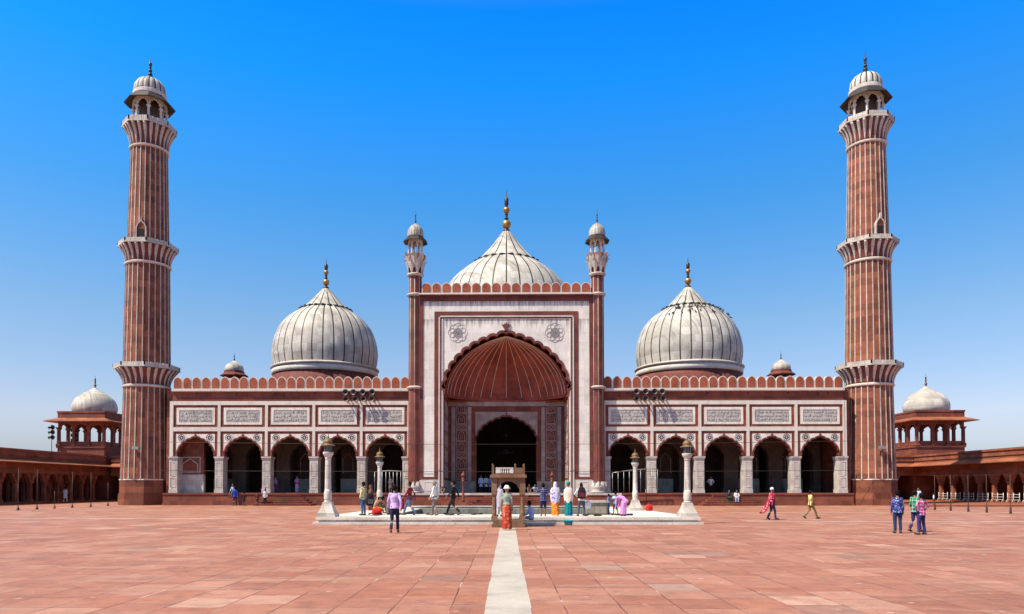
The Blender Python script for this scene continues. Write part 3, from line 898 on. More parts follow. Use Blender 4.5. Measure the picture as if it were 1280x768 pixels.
# turrets on the corners of the portal
def turret(s):
    tx, ty = s * 8.08, YP + 0.35
    t = MB()
    t.lathe([(0.80, PT), (0.80, PT + 0.12), (0.66, PT + 0.22), (0.74, PT + 0.4), (0.80, PT + 0.6), (0.66, PT + 0.85), (0.60, PT + 0.9)], 16, tx, ty, 1)
    for q in range(12):                                     # petals round the foot
        a = 2 * PI * q / 12
        t.prism_z([(tx + 0.6 * math.cos(a - .2), ty + 0.6 * math.sin(a - .2)), (tx + 0.82 * math.cos(a), ty + 0.82 * math.sin(a)), (tx + 0.6 * math.cos(a + .2), ty + 0.6 * math.sin(a + .2))], PT + 0.6, PT + 1.0, 1)
    n = 16
    t.lathe([(0.60, PT + 0.9), (0.56, 20.3)], n, tx, ty, 0, PI / 16, False)
    for q in range(8):
        a = 2 * PI * q / 8 + PI / 8 * (q % 1)
        c = (tx + 0.575 * math.cos(a), ty + 0.575 * math.sin(a))
        t.tube([(c[0], c[1], PT + 0.9), (tx + 0.55 * math.cos(a), ty + 0.55 * math.sin(a), 20.3)], 0.024, 6, 1)
    for z in (10.25, 18.5, 20.3):
        t.lathe([(0.58, z), (0.74, z + 0.08), (0.76, z + 0.2), (0.58, z + 0.28)], 16, tx, ty, 1)
    tur = t.build('turret', ['red_dark', 'marble_old'], mosque)
    mb = MB()
    mb.lathe([(0.55, 20.5), (0.6, 20.9), (0.78, 21.6), (0.9, 22.2), (0.7, 22.25)], 16, tx, ty, 1)
    for q in range(8):
        a = 2 * PI * q / 8
        for (da, zz, rr, w0, tipz) in ((0, 21.2, 0.73, 0.36, 22.35), (PI / 8, 20.7, 0.66, 0.3, 21.5)):
            a2 = a + da
            pts = []
            for st2, (r2, z2, wv) in enumerate(((rr - 0.05, zz - 0.2, 0.12), (rr + 0.08, zz + 0.4, w0), (rr + 0.2, zz + 0.85, w0 * 0.8), (rr + 0.42, zz + 1.1, 0.03))):
                pts.append([(tx + r2 * math.cos(a2 - wv), ty + r2 * math.sin(a2 - wv), z2), (tx + (r2 + 0.05) * math.cos(a2), ty + (r2 + 0.05) * math.sin(a2), z2), (tx + r2 * math.cos(a2 + wv), ty + r2 * math.sin(a2 + wv), z2), (tx + (r2 - 0.05) * math.cos(a2), ty + (r2 - 0.05) * math.sin(a2), z2)])
            mb.loft(pts, 0, False)
    mb.build('lotus_cup', ['marble_old', 'red_dark'], tur)
    mb = MB()
    for x, y in octo(0.62, PI / 8, tx, ty):
        mb.lathe([(0.10, 22.2), (0.10, 22.3), (0.07, 22.4), (0.065, 23.0), (0.12, 23.12)], 8, x, y)
    V = octo(0.62)
    for i in range(8):
        a, b = V[i], V[(i + 1) % 8]
        mid = ((a[0] + b[0]) / 2, (a[1] + b[1]) / 2)
        mb.M = Matrix.Translation((tx + mid[0], ty + mid[1], 0)) @ Matrix.Rotation(math.atan2(mid[1], mid[0]) + PI / 2, 4, 'Z')
        hw = math.hypot(a[0] - b[0], a[1] - b[1]) / 2
        mb.prism(arched_panel(hw, 22.95, 23.6, arch(hw - 0.07, 22.97, 0.38, 3, 0.02, 3)), -0.05, 0.05)
    mb.M = None
    mb.build('kiosk', 'marble_trim', tur)
    mb = MB()
    mb.lathe([(0.6, 23.62), (1.12, 23.36), (1.12, 23.42), (0.72, 23.85), (0.6, 23.9)], 8, tx, ty, 0, PI / 8, False)
    mb.build('eave', 'bronze', tur)
    d = ribbed_dome(smooth_prof([(0.72, 23.85), (0.73, 24.1), (0.66, 24.5), (0.42, 24.85), (0.16, 25.02), (0.08, 25.1)], 4), 16, 0.05, 3, tx, ty)
    d.build('dome', ['marble_dome', 'iron'], tur)
    finial('finial', tur, tx, ty, 25.05, 1.3, [(0.2, 0.09), (0.42, 0.06)], 0.1, 0.5, ('bronze', 'bronze'))
for s in (-1, 1):
    turret(s)

# the three domes -------------------------------------------------------
def big_dome(x, y, k, zr, drum_r, drum_z0, prof, gores, stripe, ring_r, ring_z, fin):
    dm = ribbed_dome(smooth_prof(prof, 5), gores, stripe, 4, x, y, 0.004).build('dome', ['marble_dome', 'black'], mosque)
    mb = MB()
    mb.lathe([(drum_r, drum_z0), (drum_r, zr - 0.75)], 64, x, y, 0)
    mb.lathe([(drum_r + 0.02, zr - 0.75), (drum_r + 0.12, zr - 0.72), (drum_r + 0.12, zr - 0.2), (drum_r + 0.02, zr - 0.15)], 64, x, y, 1)
    mb.lathe([(drum_r, zr - 0.15), (drum_r + 0.26, zr - 0.02), (drum_r + 0.26, zr + 0.1), (drum_r, zr + 0.22)], 64, x, y, 2)
    mb.build('drum', ['red_dark', 'marble_trim', 'marble_old'], dm)
    mb = MB()
    lotus_ring(mb, ring_r, ring_z, 24, 0, x, y, 0.34, 0.3, 0.22)
    mb.build('lotus_ring', 'iron', dm)
    finial('finial', dm, x, y, *fin)
    return dm
def far(k, pts): return [(r2 * k, 1.55 + (z2 - 1.55) * k) for r2, z2 in pts]
K1, K2 = 82 / 76, 83 / 78
DY = 82 - MY
for s in (-1, 1):
    big_dome(s * 19.22 * K1, DY, 1, 1.55 + 12.45 * K1, 5.38 * K1, 10.3, far(K1, [(5.24, 14.1), (5.38, 14.8), (5.47, 15.8), (5.27, 17.1), (4.78, 18.35), (3.95, 19.4), (2.85, 20.2), (2.3, 20.62), (1.5, 21.45), (0.82, 22.2), (0.35, 22.72)]), 32, 0.024, 2.5 * K1, 1.55 + 18.8 * K1,
             (1.55 + 21.15 * K1, 3.3 * K1, [(0.22, 0.39), (0.54, 0.29)], 0.39, 0.62))
big_dome(0.0, 83 - MY, 1.25, 1.55 + 16.65 * K2, 7.0 * K2, 10.3, far(K2, [(7.0, 18.4), (7.15, 19.2), (7.2, 20.2), (7.08, 21.4), (6.65, 22.8), (5.8, 24.05), (4.7, 25.05), (3.45, 25.95), (2.5, 26.85), (1.3, 28.3), (0.5, 29.42)]), 32, 0.020, 3.4 * K2, 1.55 + 24.3 * K2,
         (1.55 + 27.85 * K2, 4.75 * K2, [(0.19, 0.53), (0.52, 0.40)], 0.45, 0.62))
mb = MB(); mb.box(-9, 9, 5.6, 23, 10.39, 12.5); mb.build('raised_roof', 'hall', mosque)

# ------------------------------------------------------------------ minarets
def minaret(x, label, win_side):
    root = empty('minaret', (x, 65.6, 0), label, 'minaret', 'twin striped minarets')
    root.scale = (0.925, 0.925, 1.017)
    mb = MB()
    mb.prism_z(octo(2.46), -0.1, 0.86); mb.prism_z(octo(2.42), 0.86, 1.05)
    mb.prism_z(octo(2.34), 1.05, 2.22)
    mb.build('base', 'red_tower', root)
    mb = MB(); mb.prism_z(octo(2.38), 2.2, 2.3); mb.build('base_band', 'marble_trim', root)
    N = 24
    def shaft(z0, r0, z1, r1):
        mb = MB()
        mb.lathe([(r0, z0), (r1, z1)], N, 0, 0, 0, 0, False)
        for i in range(N):
            a = 2 * PI * i / N
            da0, da1 = 0.042 / r0, 0.042 / r1
            P = []
            for (r, z, da) in ((r0, z0, da0), (r1, z1, da1)):
                P.append([(r * 0.985 * math.cos(a - da), r * 0.985 * math.sin(a - da), z), ((r + 0.035) * math.cos(a - da), (r + 0.035) * math.sin(a - da), z),
                          ((r + 0.035) * math.cos(a + da), (r + 0.035) * math.sin(a + da), z), (r * 0.985 * math.cos(a + da), r * 0.985 * math.sin(a + da), z)])
            mb.loft(P, 1, False)
        mb.build('shaft', ['red_tower', 'marble_old'], root)
    def gallery(z0, z1, z2, r0, Rr):
        mb = MB()
        mb.lathe([(r0, z0 - 0.12), (r0 + 0.16, z0 - 0.06), (r0 + 0.18, z0 + 0.06), (r0 + 0.02, z0 + 0.14)], N, 0, 0, 1, 0, False)
        K = 8
        def rad(a, t):
            R1 = (Rr - 0.12) * octr(a)
            return r0 + (R1 - r0) * (t ** 2.1)
        zz = lambda t: z0 + 0.14 + (z1 - z0 - 0.14) * t
        n2 = 48
        rings = [[(rad(2 * PI * i / n2, j / K) * math.cos(2 * PI * i / n2), rad(2 * PI * i / n2, j / K) * math.sin(2 * PI * i / n2), zz(j / K)) for i in range(n2)] for j in range(K + 1)]
        mb.loft(rings, 0, True)
        par = mb.build('gallery', ['red_dark', 'marble_trim'], root)
        mb = MB()
        for i in range(N):
            a = 2 * PI * i / N
            rings = []
            for j in range(K + 1):
                t = j / K
                wv = 0.035 + 0.125 * math.sin(PI * min(t * 0.60, 1.0)) ** 1.4
                r = rad(a, t)
                w = wv / r * 1.15
                lift = 0.10
                rings.append([((r - 0.05) * math.cos(a - w), (r - 0.05) * math.sin(a - w), zz(t) - 0.01), ((r + lift * 0.7) * math.cos(a - w * .7), (r + lift * 0.7) * math.sin(a - w * .7), zz(t) - 0.03),
                              ((r + lift) * math.cos(a), (r + lift) * math.sin(a), zz(t) - 0.04),
                              ((r + lift * 0.7) * math.cos(a + w * .7), (r + lift * 0.7) * math.sin(a + w * .7), zz(t) - 0.03), ((r - 0.05) * math.cos(a + w), (r - 0.05) * math.sin(a + w), zz(t) - 0.01)])
            mb.loft(rings, 0, True)
        mb.build('corbel', 'marble_old', par)
        mb = MB()
        mb.prism_z(octo(Rr), z1, z1 + 0.12)
        ro, ri = octo(Rr - 0.04), octo(Rr - 0.16)
        for i in range(8):
            l = (i + 1) % 8
            mb.prism_z([ro[i], ro[l], ri[l], ri[i]], z1 + 0.12, z2)
            for q in range(5):
                f = q / 4
                c = (ro[i][0] + (ro[l][0] - ro[i][0]) * f, ro[i][1] + (ro[l][1] - ro[i][1]) * f)
                k3 = 1 - 0.05 / math.hypot(*c)
                mb.box(c[0] * k3 - 0.06, c[0] * k3 + 0.06, c[1] * k3 - 0.06, c[1] * k3 + 0.06, z1 + 0.13, z2 + 0.015)
        mb.build('gallery_rail', 'marble_old', par)
    shaft(2.3, 2.26, 10.5, 2.06); gallery(10.55, 12.1, 12.52, 2.06, 3.04)
    shaft(12.1, 2.14, 21.45, 1.98); gallery(21.55, 23.1, 23.5, 1.98, 2.78)
    shaft(23.1, 1.90, 32.0, 1.68); gallery(32.1, 33.95, 34.45, 1.68, 2.52)
    # window above the second gallery, on the face turned to the court
    mb = MB(Matrix.Rotation(R(7.5), 4, 'Z'))
    mb.prism([(-0.40, 23.5), (-0.40, 24.55), (-0.28, 24.8), (0, 25.05), (0.28, 24.8), (0.40, 24.55), (0.40, 23.5)], -1.98, -1.7, 0)
    mb.ribbon([(-0.44, 23.45), (-0.44, 24.55), (-0.30, 24.85), (0, 25.12), (0.30, 24.85), (0.44, 24.55), (0.44, 23.45)], 0.10, -2.06, -1.7, 1)
    mb.box(-0.29, 0.29, -2.0, -1.75, 23.5, 24.4, 2)
    mb.prism([(-0.07, 25.1), (0.07, 25.1), (0, 25.55)], -2.05, -1.8, 1)
    mb.build('window', ['red_tower', 'marble_old', 'dark'], root)
    kiosk(root, None, 1.52, 34.1, 35.75, 36.75, cw=0.26)
    mb2 = MB(); mb2.lathe([(0.85, 34.0), (0.85, 36.8)], 12, 0, 0); mb2.build('core', 'hall', root)
    mb = MB()
    mb.lathe([(1.35, 36.66), (2.34, 36.22), (2.36, 36.3), (1.55, 37.05), (1.4, 37.06)], 8, 0, 0, 0, PI / 8, False)
    mb.build('eave', 'iron', root)
    mb = MB()
    mb.lathe([(1.5, 36.98), (1.56, 37.06), (1.56, 37.34), (1.44, 37.42)], 24, 0, 0, 0, 0, False)
    mb.build('drum', 'marble_trim', root)
    d = ribbed_dome(smooth_prof([(1.40, 37.38), (1.43, 37.6), (1.34, 38.1), (1.02, 38.52), (0.55, 38.78), (0.2, 38.9), (0.1, 38.96)], 5), 16, 0.10, 4, bulge=0.05)
    dd = d.build('dome', ['marble_dome', 'black'], root)
    finial('finial', dd, 0, 0, 38.92, 1.95, [(0.15, 0.22), (0.33, 0.18), (0.48, 0.13)], 0.28, 0.54, ('bronze', 'bronze'))
    return root
minaret(-33.16, 'tall red minaret striped with white marble at the left end of the mosque', 1)
minaret(32.83, 'tall red minaret striped with white marble at the right end of the mosque', -1)

# ------------------------------------------------------------------ rooftop kiosks behind the parapet
def roof_kiosk(x, label):
    root = empty('roof_kiosk', (x, 75, 10.38), label, 'kiosk', 'small domed kiosks on the mosque roof')
    kiosk(root, None, 0.95, 0.0, 2.4, 3.15, 'red', 'red', 0.2)
    mb = MB(); mb.lathe([(0.9, 3.12), (1.42, 2.85), (1.42, 2.93), (1.02, 3.22), (1.02, 3.4), (0.9, 3.42)], 8, 0, 0, 0, PI / 8, False); mb.build('eave', 'red_dark', root)
    d = ribbed_dome(smooth_prof([(0.9, 3.4), (0.93, 3.65), (0.8, 4.0), (0.45, 4.25), (0.2, 4.4), (0.08, 4.5)], 4), 12, 0.08, 3, bulge=0.03).build('dome', ['marble_dome', 'marble_old'], root)
    finial('finial', d, 0, 0, 4.46, 0.95, [(0.2, 0.09), (0.45, 0.06)], 0.09, 0.5, ('bronze', 'bronze'))
roof_kiosk(-28.7, 'small white ribbed dome on a red kiosk peeping over the left wing parapet')
roof_kiosk(28.45, 'small white ribbed dome on a red kiosk peeping over the right wing parapet')

# ------------------------------------------------------------------ cloisters round the court
def cloister(loc, rz, n, style, label, first=2.4, step=2.15, tail=0.0):
    root = empty('cloister', loc, label, 'cloister', None, rz)
    Lg = first + (n - 1) * step + 2.2 + tail
    mb = MB(); mb.box(0, Lg, -0.5, 4.6, -0.05, 0.18); mb.build('floor', 'red_cloister', root)
    mb = MB(); mb.box(0, Lg, 4.5, 5.0, 0.0, 5.3)
    mb.build('back_wall', 'red', root)
    mb = MB()
    mb.box(0, Lg, -0.16, 0.5, 2.95, 3.35); mb.box(0, Lg, -0.12, 0.46, 3.35, 4.2)
    mb.box(0, Lg, 0.46, 4.5, 3.9, 4.2)
    mb.build('beam', 'red_cloister', root)
    mb = MB()
    P = [(-1.25, 4.0), (-0.13, 4.36), (-0.13, 4.26), (-1.25, 3.92)]
    v0 = [mb.vert((0, y, z)) for y, z in P]; v1 = [mb.vert((Lg, y, z)) for y, z in P]
    mb.face(v0); mb.face(v1[::-1])
    for q in range(4):
        mb.face([v0[q], v0[(q + 1) % 4], v1[(q + 1) % 4], v1[q]])
    mb.build('eave', 'red_cloister', root)
    mb = MB()
    mb.box(0, Lg, -0.10, 0.3, 4.37, 5.1); mb.box(0, Lg, -0.2, 0.35, 5.1, 5.3); mb.box(0, Lg, -0.18, 0.3, 4.62, 4.72)
    mb.box(0, Lg, 0.3, 4.5, 4.9, 5.2)
    mb.build('parapet', 'red_cloister', root)
    def one_pillar(nm):
        mb = MB()
        mb.frustum((0.27, 0.27), 0.18, (0.24, 0.24), 0.42); mb.frustum((0.17, 0.17), 0.42, (0.16, 0.16), 1.95)
        mb.frustum((0.16, 0.16), 1.95, (0.28, 0.26), 2.1); mb.frustum((0.28, 0.26), 2.1, (0.28, 0.26), 2.2)
        mb.frustum((0.30, 0.2), 2.2, (0.75, 0.2), 2.95); mb.frustum((0.2, 0.24), 2.3, (0.2, 0.5), 2.94)
        return mb.build(nm, 'red_cloister', root)
    p0 = one_pillar('pillar'); p0.location = (first, 0.15, 0)
    for i in range(1, n):
        p = p0.copy(); COL.objects.link(p); p.location = (first + i * step, 0.15, 0)
    if style == 'walled':
        mb = MB()
        for i in range(n - 1):
            xc = first + (i + 0.5) * step
            mb.M = Matrix.Translation((xc, 0, 0))
            hw = step / 2 - 0.15
            if (i * 7) % 5 in (0, 1, 3):
                ar = arch(0.72, 1.9, 0.75, 3, 0.04, 4)
                mb.prism([(-hw, 0.18), (-0.72, 0.18)] + ar + [(0.72, 0.18), (hw, 0.18), (hw, 2.95), (-hw, 2.95)], 0.5, 0.75)
            else:
                mb.box(-hw, hw, 0.5, 0.75, 0.18, 2.95)
                mb.ribbon([(-0.6, 0.3), (-0.6, 1.9), (0, 2.5), (0.6, 1.9), (0.6, 0.3)], 0.09, 0.46, 0.52)
                mb.box(-0.3, 0.3, 0.485, 0.52, 1.2, 1.7, 1)
        mb.M = None
        mb.build('arch_wall', ['red', 'iron'], root)
    return root
cloister((-47, 46.0, 0), R(90), 16, 'walled', 'shaded red sandstone cloister along the left side of the court', 3.0, 2.15, 0.0)
cloister((47, 83.6, 0), R(-90), 15, 'open', 'sunlit red sandstone colonnade along the right side of the court', 4.7, 2.15)
cloister((-46.4, 83.8, 0), 0, 7, 'walled', 'short red cloister behind the left minaret', 1.4, 2.15)
cloister((30.6, 83.8, 0), 0, 7, 'open', 'short red cloister behind the right minaret', 1.2, 2.15)

def corner_pavilion(x, s, label):
    root = empty('corner_pavilion', (x, 86.0, 0), label, 'pavilion', 'domed pavilions on the corners of the court')
    a = 2.65
    mb = MB(); mb.box(-2.9, 2.9, -2.2, 2.9, 0, 5.6); mb.box(-2.75, 2.75, -2.75, 2.75, 5.2, 6.2); mb.box(-2.85, 2.85, -2.85, 2.85, 6.2, 6.42)
    mb.frame(-2.5, 2.5, 6.42, 6.85, 0.1, -2.7, -2.6)
    mb.build('base', 'red', root)
    c0 = None
    for i in range(4):
        for (px, py) in ((-a + 2 * a * i / 3, -a), (-a + 2 * a * i / 3, a), (-a, -a + 2 * a * i / 3), (a, -a + 2 * a * i / 3)):
            if i in (0, 3) and abs(px) == a and abs(py) == a and (px, py) not in ((-a, -a), (a, -a), (-a, a), (a, a)):
                continue
            if i in (0, 3) and (py in (-a, a)) is False:
                continue
            if c0 is None:
                mb = MB()
                mb.frustum((0.24, 0.24), 6.42, (0.22, 0.22), 6.7); mb.frustum((0.15, 0.15), 6.7, (0.14, 0.14), 8.3); mb.frustum((0.14, 0.14), 8.3, (0.27, 0.27), 8.6)
                c0 = mb.build('column', 'red', root); c0.location = (px, py, 0)
            else:
                if i in (0, 3) and any(abs(ch.location.x - px) < 0.01 and abs(ch.location.y - py) < 0.01 for ch in root.children if ch.name.startswith('column')):
                    continue
                c = c0.copy(); COL.objects.link(c); c.location = (px, py, 0)
    mb = MB()
    for r4 in range(4):
        for q in (-1, 0, 1):
            mb.M = Matrix.Rotation(R(90) * r4, 4, 'Z') @ Matrix.Translation((q * 2 * a / 3, -a, 0))
            hw = a / 3
            mb.prism(arched_panel(hw, 8.3, 9.35, arch(hw - 0.16, 8.32, 0.7, 3, 0.04, 4)), -0.12, 0.12)
    mb.M = None
    mb.build('arched_screen', 'red', root)
    mb = MB()
    for r4 in range(4):
        for q in (-1, 0, 1):
            mb.M = Matrix.Rotation(R(90) * r4, 4, 'Z') @ Matrix.Translation((q * 2 * a / 3, -a, 0))
            hw = a / 3
            mb.frame(-hw, hw, 6.42, 6.95, 0.08, -0.06, 0.0); mb.box(-hw, hw, -0.04, 0.02, 6.45, 6.93)
    mb.M = None
    mb.build('railing', 'red', root)
    mb = MB()
    mb.frustum((a + 1.15, a + 1.15), 9.3, (a + 0.1, a + 0.1), 9.72); mb.frustum((a + 1.15, a + 1.15), 9.22, (a + 1.15, a + 1.15), 9.3)
    mb.build('eave', 'red_cloister', root)
    mb = MB(); mb.box(-a - 0.12, a + 0.12, -a - 0.12, a + 0.12, 9.72, 10.3); mb.box(-a - 0.18, a + 0.18, -a - 0.18, a + 0.18, 10.3, 10.5)
    mb.build('parapet', 'red', root)
    mb = MB()
    mb.lathe(smooth_prof([(2.3, 10.5), (2.46, 10.9), (2.42, 11.5), (2.08, 12.2), (1.45, 12.75), (0.85, 13.1), (0.45, 13.35), (0.15, 13.6)], 5), 40, 0, 0)
    d = mb.build('dome', 'marble_dome', root)
    mb = MB(); lotus_ring(mb, 0.90, 12.98, 16, 0, 0, 0, 0.14, 0.1, 0.09); mb.build('lotus_ring', 'marble_old', d)
    finial('finial', d, 0, 0, 13.55, 1.6, [(0.22, 0.17), (0.48, 0.12)], 0.16, 0.55, ('brass', 'bronze'))
    return root
corner_pavilion(-49.75, -1, 'open red pavilion with a white dome on the left corner of the court')
corner_pavilion(49.75, 1, 'open red pavilion with a white dome on the right corner of the court')

# ------------------------------------------------------------------ ablution tank
pool = empty('ablution_tank', (0, 30.4, 0), 'low white marble platform round a shallow water tank in front of the portal', 'pool')
def tz(y):                                  # half width at depth y behind the front edge
    return 8.12 - 0.045 * y
PD = 16.0
mb = MB()
def ringq(y0, y1, xin, z0, z1, m=0, grow=0.0):
    pass
iy0, iy1, ix = 3.4, 12.6, 5.2
outer = [(-tz(0), 0), (tz(0), 0), (tz(PD), PD), (-tz(PD), PD)]
inner = [(-ix, iy0), (ix, iy0), (ix, iy1), (-ix, iy1)]
for i in range(4):
    l = (i + 1) % 4
    mb.prism_z([outer[i], outer[l], inner[l], inner[i]], 0.20, 0.31, 0)
    k4 = 0.988
    o2 = [(x * k4, y if y < 1 else y * 0.995) for x, y in outer]
    o2 = [(x, y + 0.10 if y < 1 else y - 0.1) for x, y in o2]
    mb.prism_z([o2[i], o2[l], inner[l], inner[i]], -0.02, 0.198, 1)
mb.build('rim', ['marble_pool', 'marble_old'], pool)
mb = MB()
g = 0.10
mb.prism_z([(-tz(0) - g, -g), (tz(0) + g, -g), (tz(0) + g, 0.4), (-tz(0) - g, 0.4)], -0.02, 0.10)
mb.prism_z([(tz(0) + g, 0.41), (tz(PD) + g, PD), (tz(PD) - 0.2, PD), (tz(0) - 0.2, 0.41)], -0.02, 0.10)
mb.prism_z([(-tz(0) - g, 0.41), (-tz(PD) - g, PD), (-tz(PD) + 0.2, PD), (-tz(0) + 0.2, 0.41)], -0.02, 0.10)
mb.build('step', 'marble_pool', pool)
mb = MB()
for (x0, x1, y0, y1) in ((-ix - .02, ix + .02, iy1 - 0.06, iy1), (-ix - 0.02, -ix + 0.05, iy0, iy1 - 0.06), (ix - 0.05, ix + 0.02, iy0, iy1 - 0.06), (-ix, ix, iy0, iy0 + 0.05)):
    mb.box(x0, x1, y0, y1, -0.3, 0.30)
mb.build('basin_wall', 'pool_wall', pool)
mb = MB(); mb.box(-ix - 0.6, ix + 0.6, iy1 + 0.02, iy1 + 0.55, 0.30, 0.42, 0); mb.box(-ix - 0.62, ix + 0.62, iy1, iy1 + 0.57, 0.42, 0.46, 1)
mb.build('coping', ['pool_wall', 'marble_pool'], pool)
mb = MB(); mb.quad((-ix, iy0, 0.06), (ix, iy0, 0.06), (ix, iy1, 0.06), (-ix, iy1, 0.06)); mb.build('water', 'water', pool, recalc=False)

def lamp_pillar(x, y, k, label):
    root = empty('lamp_pillar', (x, y, 0.31), label, 'lamp pillar', 'marble lamp pillars on the tank corners')
    root.scale = (k, k, k)
    mb = MB()
    mb.frustum((0.40, 0.40), 0, (0.40, 0.40), 0.10); mb.frustum((0.37, 0.37), 0.10, (0.37, 0.37), 0.16)
    prev = (0.365, 0.16)
    for r, z in ((0.33, 0.22), (0.27, 0.34), (0.225, 0.46), (0.20, 0.56), (0.19, 0.62)):
        mb.frustum((prev[0], prev[0]), prev[1], (r, r), z); prev = (r, z)
    ped = mb.build('pedestal', 'marble_lamp', root)
    mb = MB()
    mb.lathe(smooth_prof([(0.165, 0.62), (0.175, 0.66), (0.145, 0.70), (0.165, 0.76), (0.17, 1.0), (0.15, 1.12), (0.138, 1.2), (0.128, 2.0), (0.122, 2.45), (0.145, 2.5), (0.128, 2.54), (0.185, 2.64), (0.225, 2.72), (0.225, 2.78)], 3), 16)
    mb.build('shaft', 'marble_lamp', root)
    mb = MB()
    mb.lathe([(0.14, 2.78), (0.185, 2.80), (0.185, 3.06), (0.16, 3.08)], 8, 0, 0, 0, PI / 8, False)
    for i in range(8):
        x2, y2 = octo(0.19)[i]
        mb.box(x2 - 0.012, x2 + 0.012, y2 - 0.012, y2 + 0.012, 2.8, 3.08, 1)
    mb.build('lantern', ['lantern', 'iron'], root)
    mb = MB()
    mb.lathe(smooth_prof([(0.15, 3.1), (0.29, 3.05), (0.29, 3.08), (0.19, 3.13), (0.195, 3.22), (0.15, 3.31), (0.06, 3.37), (0.03, 3.4), (0.045, 3.44), (0.02, 3.48), (0.008, 3.6)], 3), 16)
    mb.build('cap', 'brass', root)
lamp_pillar(-7.74, 30.95, 1.0, 'white marble lamp pillar with a brass cap on the near left corner of the tank platform')
lamp_pillar(7.70, 30.95, 0.975, 'white marble lamp pillar with a brass cap on the near right corner of the tank platform')
lamp_pillar(-7.05, 39.6, 0.96, 'farther white marble lamp pillar behind the people sitting on the left of the tank')
lamp_pillar(7.00, 39.6, 0.94, 'farther white marble lamp pillar behind the bending woman in pink')

# stone gate in front of the tank
gate = empty('stone_gateway', (0.03, 28.9, 0), 'small buff sandstone gateway with four columns standing at the head of the white path', 'gateway')
mb = MB()
mb.box(-0.66, 0.66, -0.62, 0.75, -0.03, 0.12); mb.box(-0.60, 0.60, -0.55, 0.72, 0.12, 0.28)
mb.build('base', 'sand_gate', gate)
for sx2 in (-1, 1):
    for sy in (-1, 1):
        mb = MB()
        cx, cy = sx2 * 0.56, 0.1 + sy * 0.5
        mb.frustum((0.12, 0.12), 0.28, (0.11, 0.11), 0.44, 0, cx, cy); 
        mb.lathe([(0.075, 0.44), (0.095, 0.55), (0.085, 0.8), (0.08, 1.2), (0.11, 1.28)], 8, cx, cy, 0, PI / 8, False)
        mb.frustum((0.105, 0.105), 1.28, (0.105, 0.105), 1.95, 0, cx, cy)
        mb.build('column', 'sand_gate', gate)
mb = MB()
for y in (-0.45, 0.56):
    ar = arch(0.44, 1.38, 0.42, 3, 0.02, 4, 1.0, 0.02)
    mb.prism(arched_panel(0.455, 1.36, 1.95, ar), y, y + 0.1)
mb.M = Matrix.Rotation(R(90), 4, 'Z')
for x in (-0.62, 0.51):
    mb.prism([(c[0] + 0.1, c[1]) for c in arched_panel(0.40, 1.36, 1.95, arch(0.39, 1.38, 0.42, 3, 0.02, 4, 1.0, 0.02))], x, x + 0.1)
mb.M = None
mb.build('arch', 'sand_gate', gate)
mb = MB(); mb.box(-0.72, 0.72, -0.58, 0.80, 1.95, 2.06); mb.box(-0.66, 0.66, -0.52, 0.74, 2.06, 2.12); mb.build('slab', 'sand_gate', gate)
mb = MB()
for x in (-0.62, 0.27, 0.62):
    mb.frustum((0.035, 0.035), 2.12, (0.03, 0.03), 2.44, 0, x, -0.45); mb.ball((x, -0.45, 2.46), 0.04, n=8, k=5)
for x in (-0.62, 0.62):
    mb.frustum((0.035, 0.035), 2.12, (0.03, 0.03), 2.44, 0, x, 0.65); mb.ball((x, 0.65, 2.46), 0.04, n=8, k=5)
mb.box(0.31, 0.58, -0.48, -0.43, 2.13, 2.34)
mb.build('post', 'sand_gate', gate)
mb = MB()
for i in range(8):
    x = -0.46 + i * 0.088
    mb.lathe([(0.03, 2.12), (0.035, 2.18), (0.02, 2.22), (0.035, 2.28), (0.03, 2.31)], 6, x, -0.45)
mb.box(-0.5, 0.2, -0.49, -0.41, 2.31, 2.35); mb.box(-0.5, -0.32, -0.48, -0.42, 2.13, 2.31); mb.box(0.06, 0.2, -0.48, -0.42, 2.13, 2.31)
mb.build('balustrade', 'marble_pool', gate)

# stone water trough on the rim
tr = empty('water_trough', (4.1, 33.3, 0.31), 'old mossy stone trough with a worn pale top on the tank rim', 'trough')
mb = MB(); mb.box(-0.48, 0.48, -0.3, 0.3, 0, 0.56); mb.box(-0.42, 0.42, -0.33, -0.3, 0.08, 0.4); mb.build('body', 'pool_wall', tr)
mb = MB(); mb.box(-0.54, 0.54, -0.36, 0.36, 0.56, 0.63)
for q in range(5):
    mb.box(-0.5 + q * 0.2, -0.36 + q * 0.2, -0.30, 0.30, 0.63, 0.67)
mb.build('top', 'marble_old', tr)

# ------------------------------------------------------------------ posts, poles, rails, cables
for x, lab in ((-3.72, 'red stone lantern post left of the central stairs'), (3.72, 'red stone lantern post right of the central stairs')):
    root = empty('lantern_post', (x, 60.4, 0), lab, 'post', 'red posts beside the portal stairs')
    mb = MB(); mb.frustum((0.5, 0.5), 0, (0.5, 0.5), 0.12); mb.frustum((0.3, 0.3), 0.12, (0.2, 0.2), 0.35); mb.lathe([(0.14, 0.35), (0.10, 0.5), (0.09, 2.05), (0.15, 2.2)], 10); mb.build('shaft', 'red', root)
    mb = MB(); mb.lathe([(0.15, 2.2), (0.18, 2.28), (0.13, 2.3), (0.13, 2.55), (0.22, 2.57), (0.15, 2.68), (0.04, 2.85), (0.015, 2.95)], 10); mb.build('lantern', 'red', root)

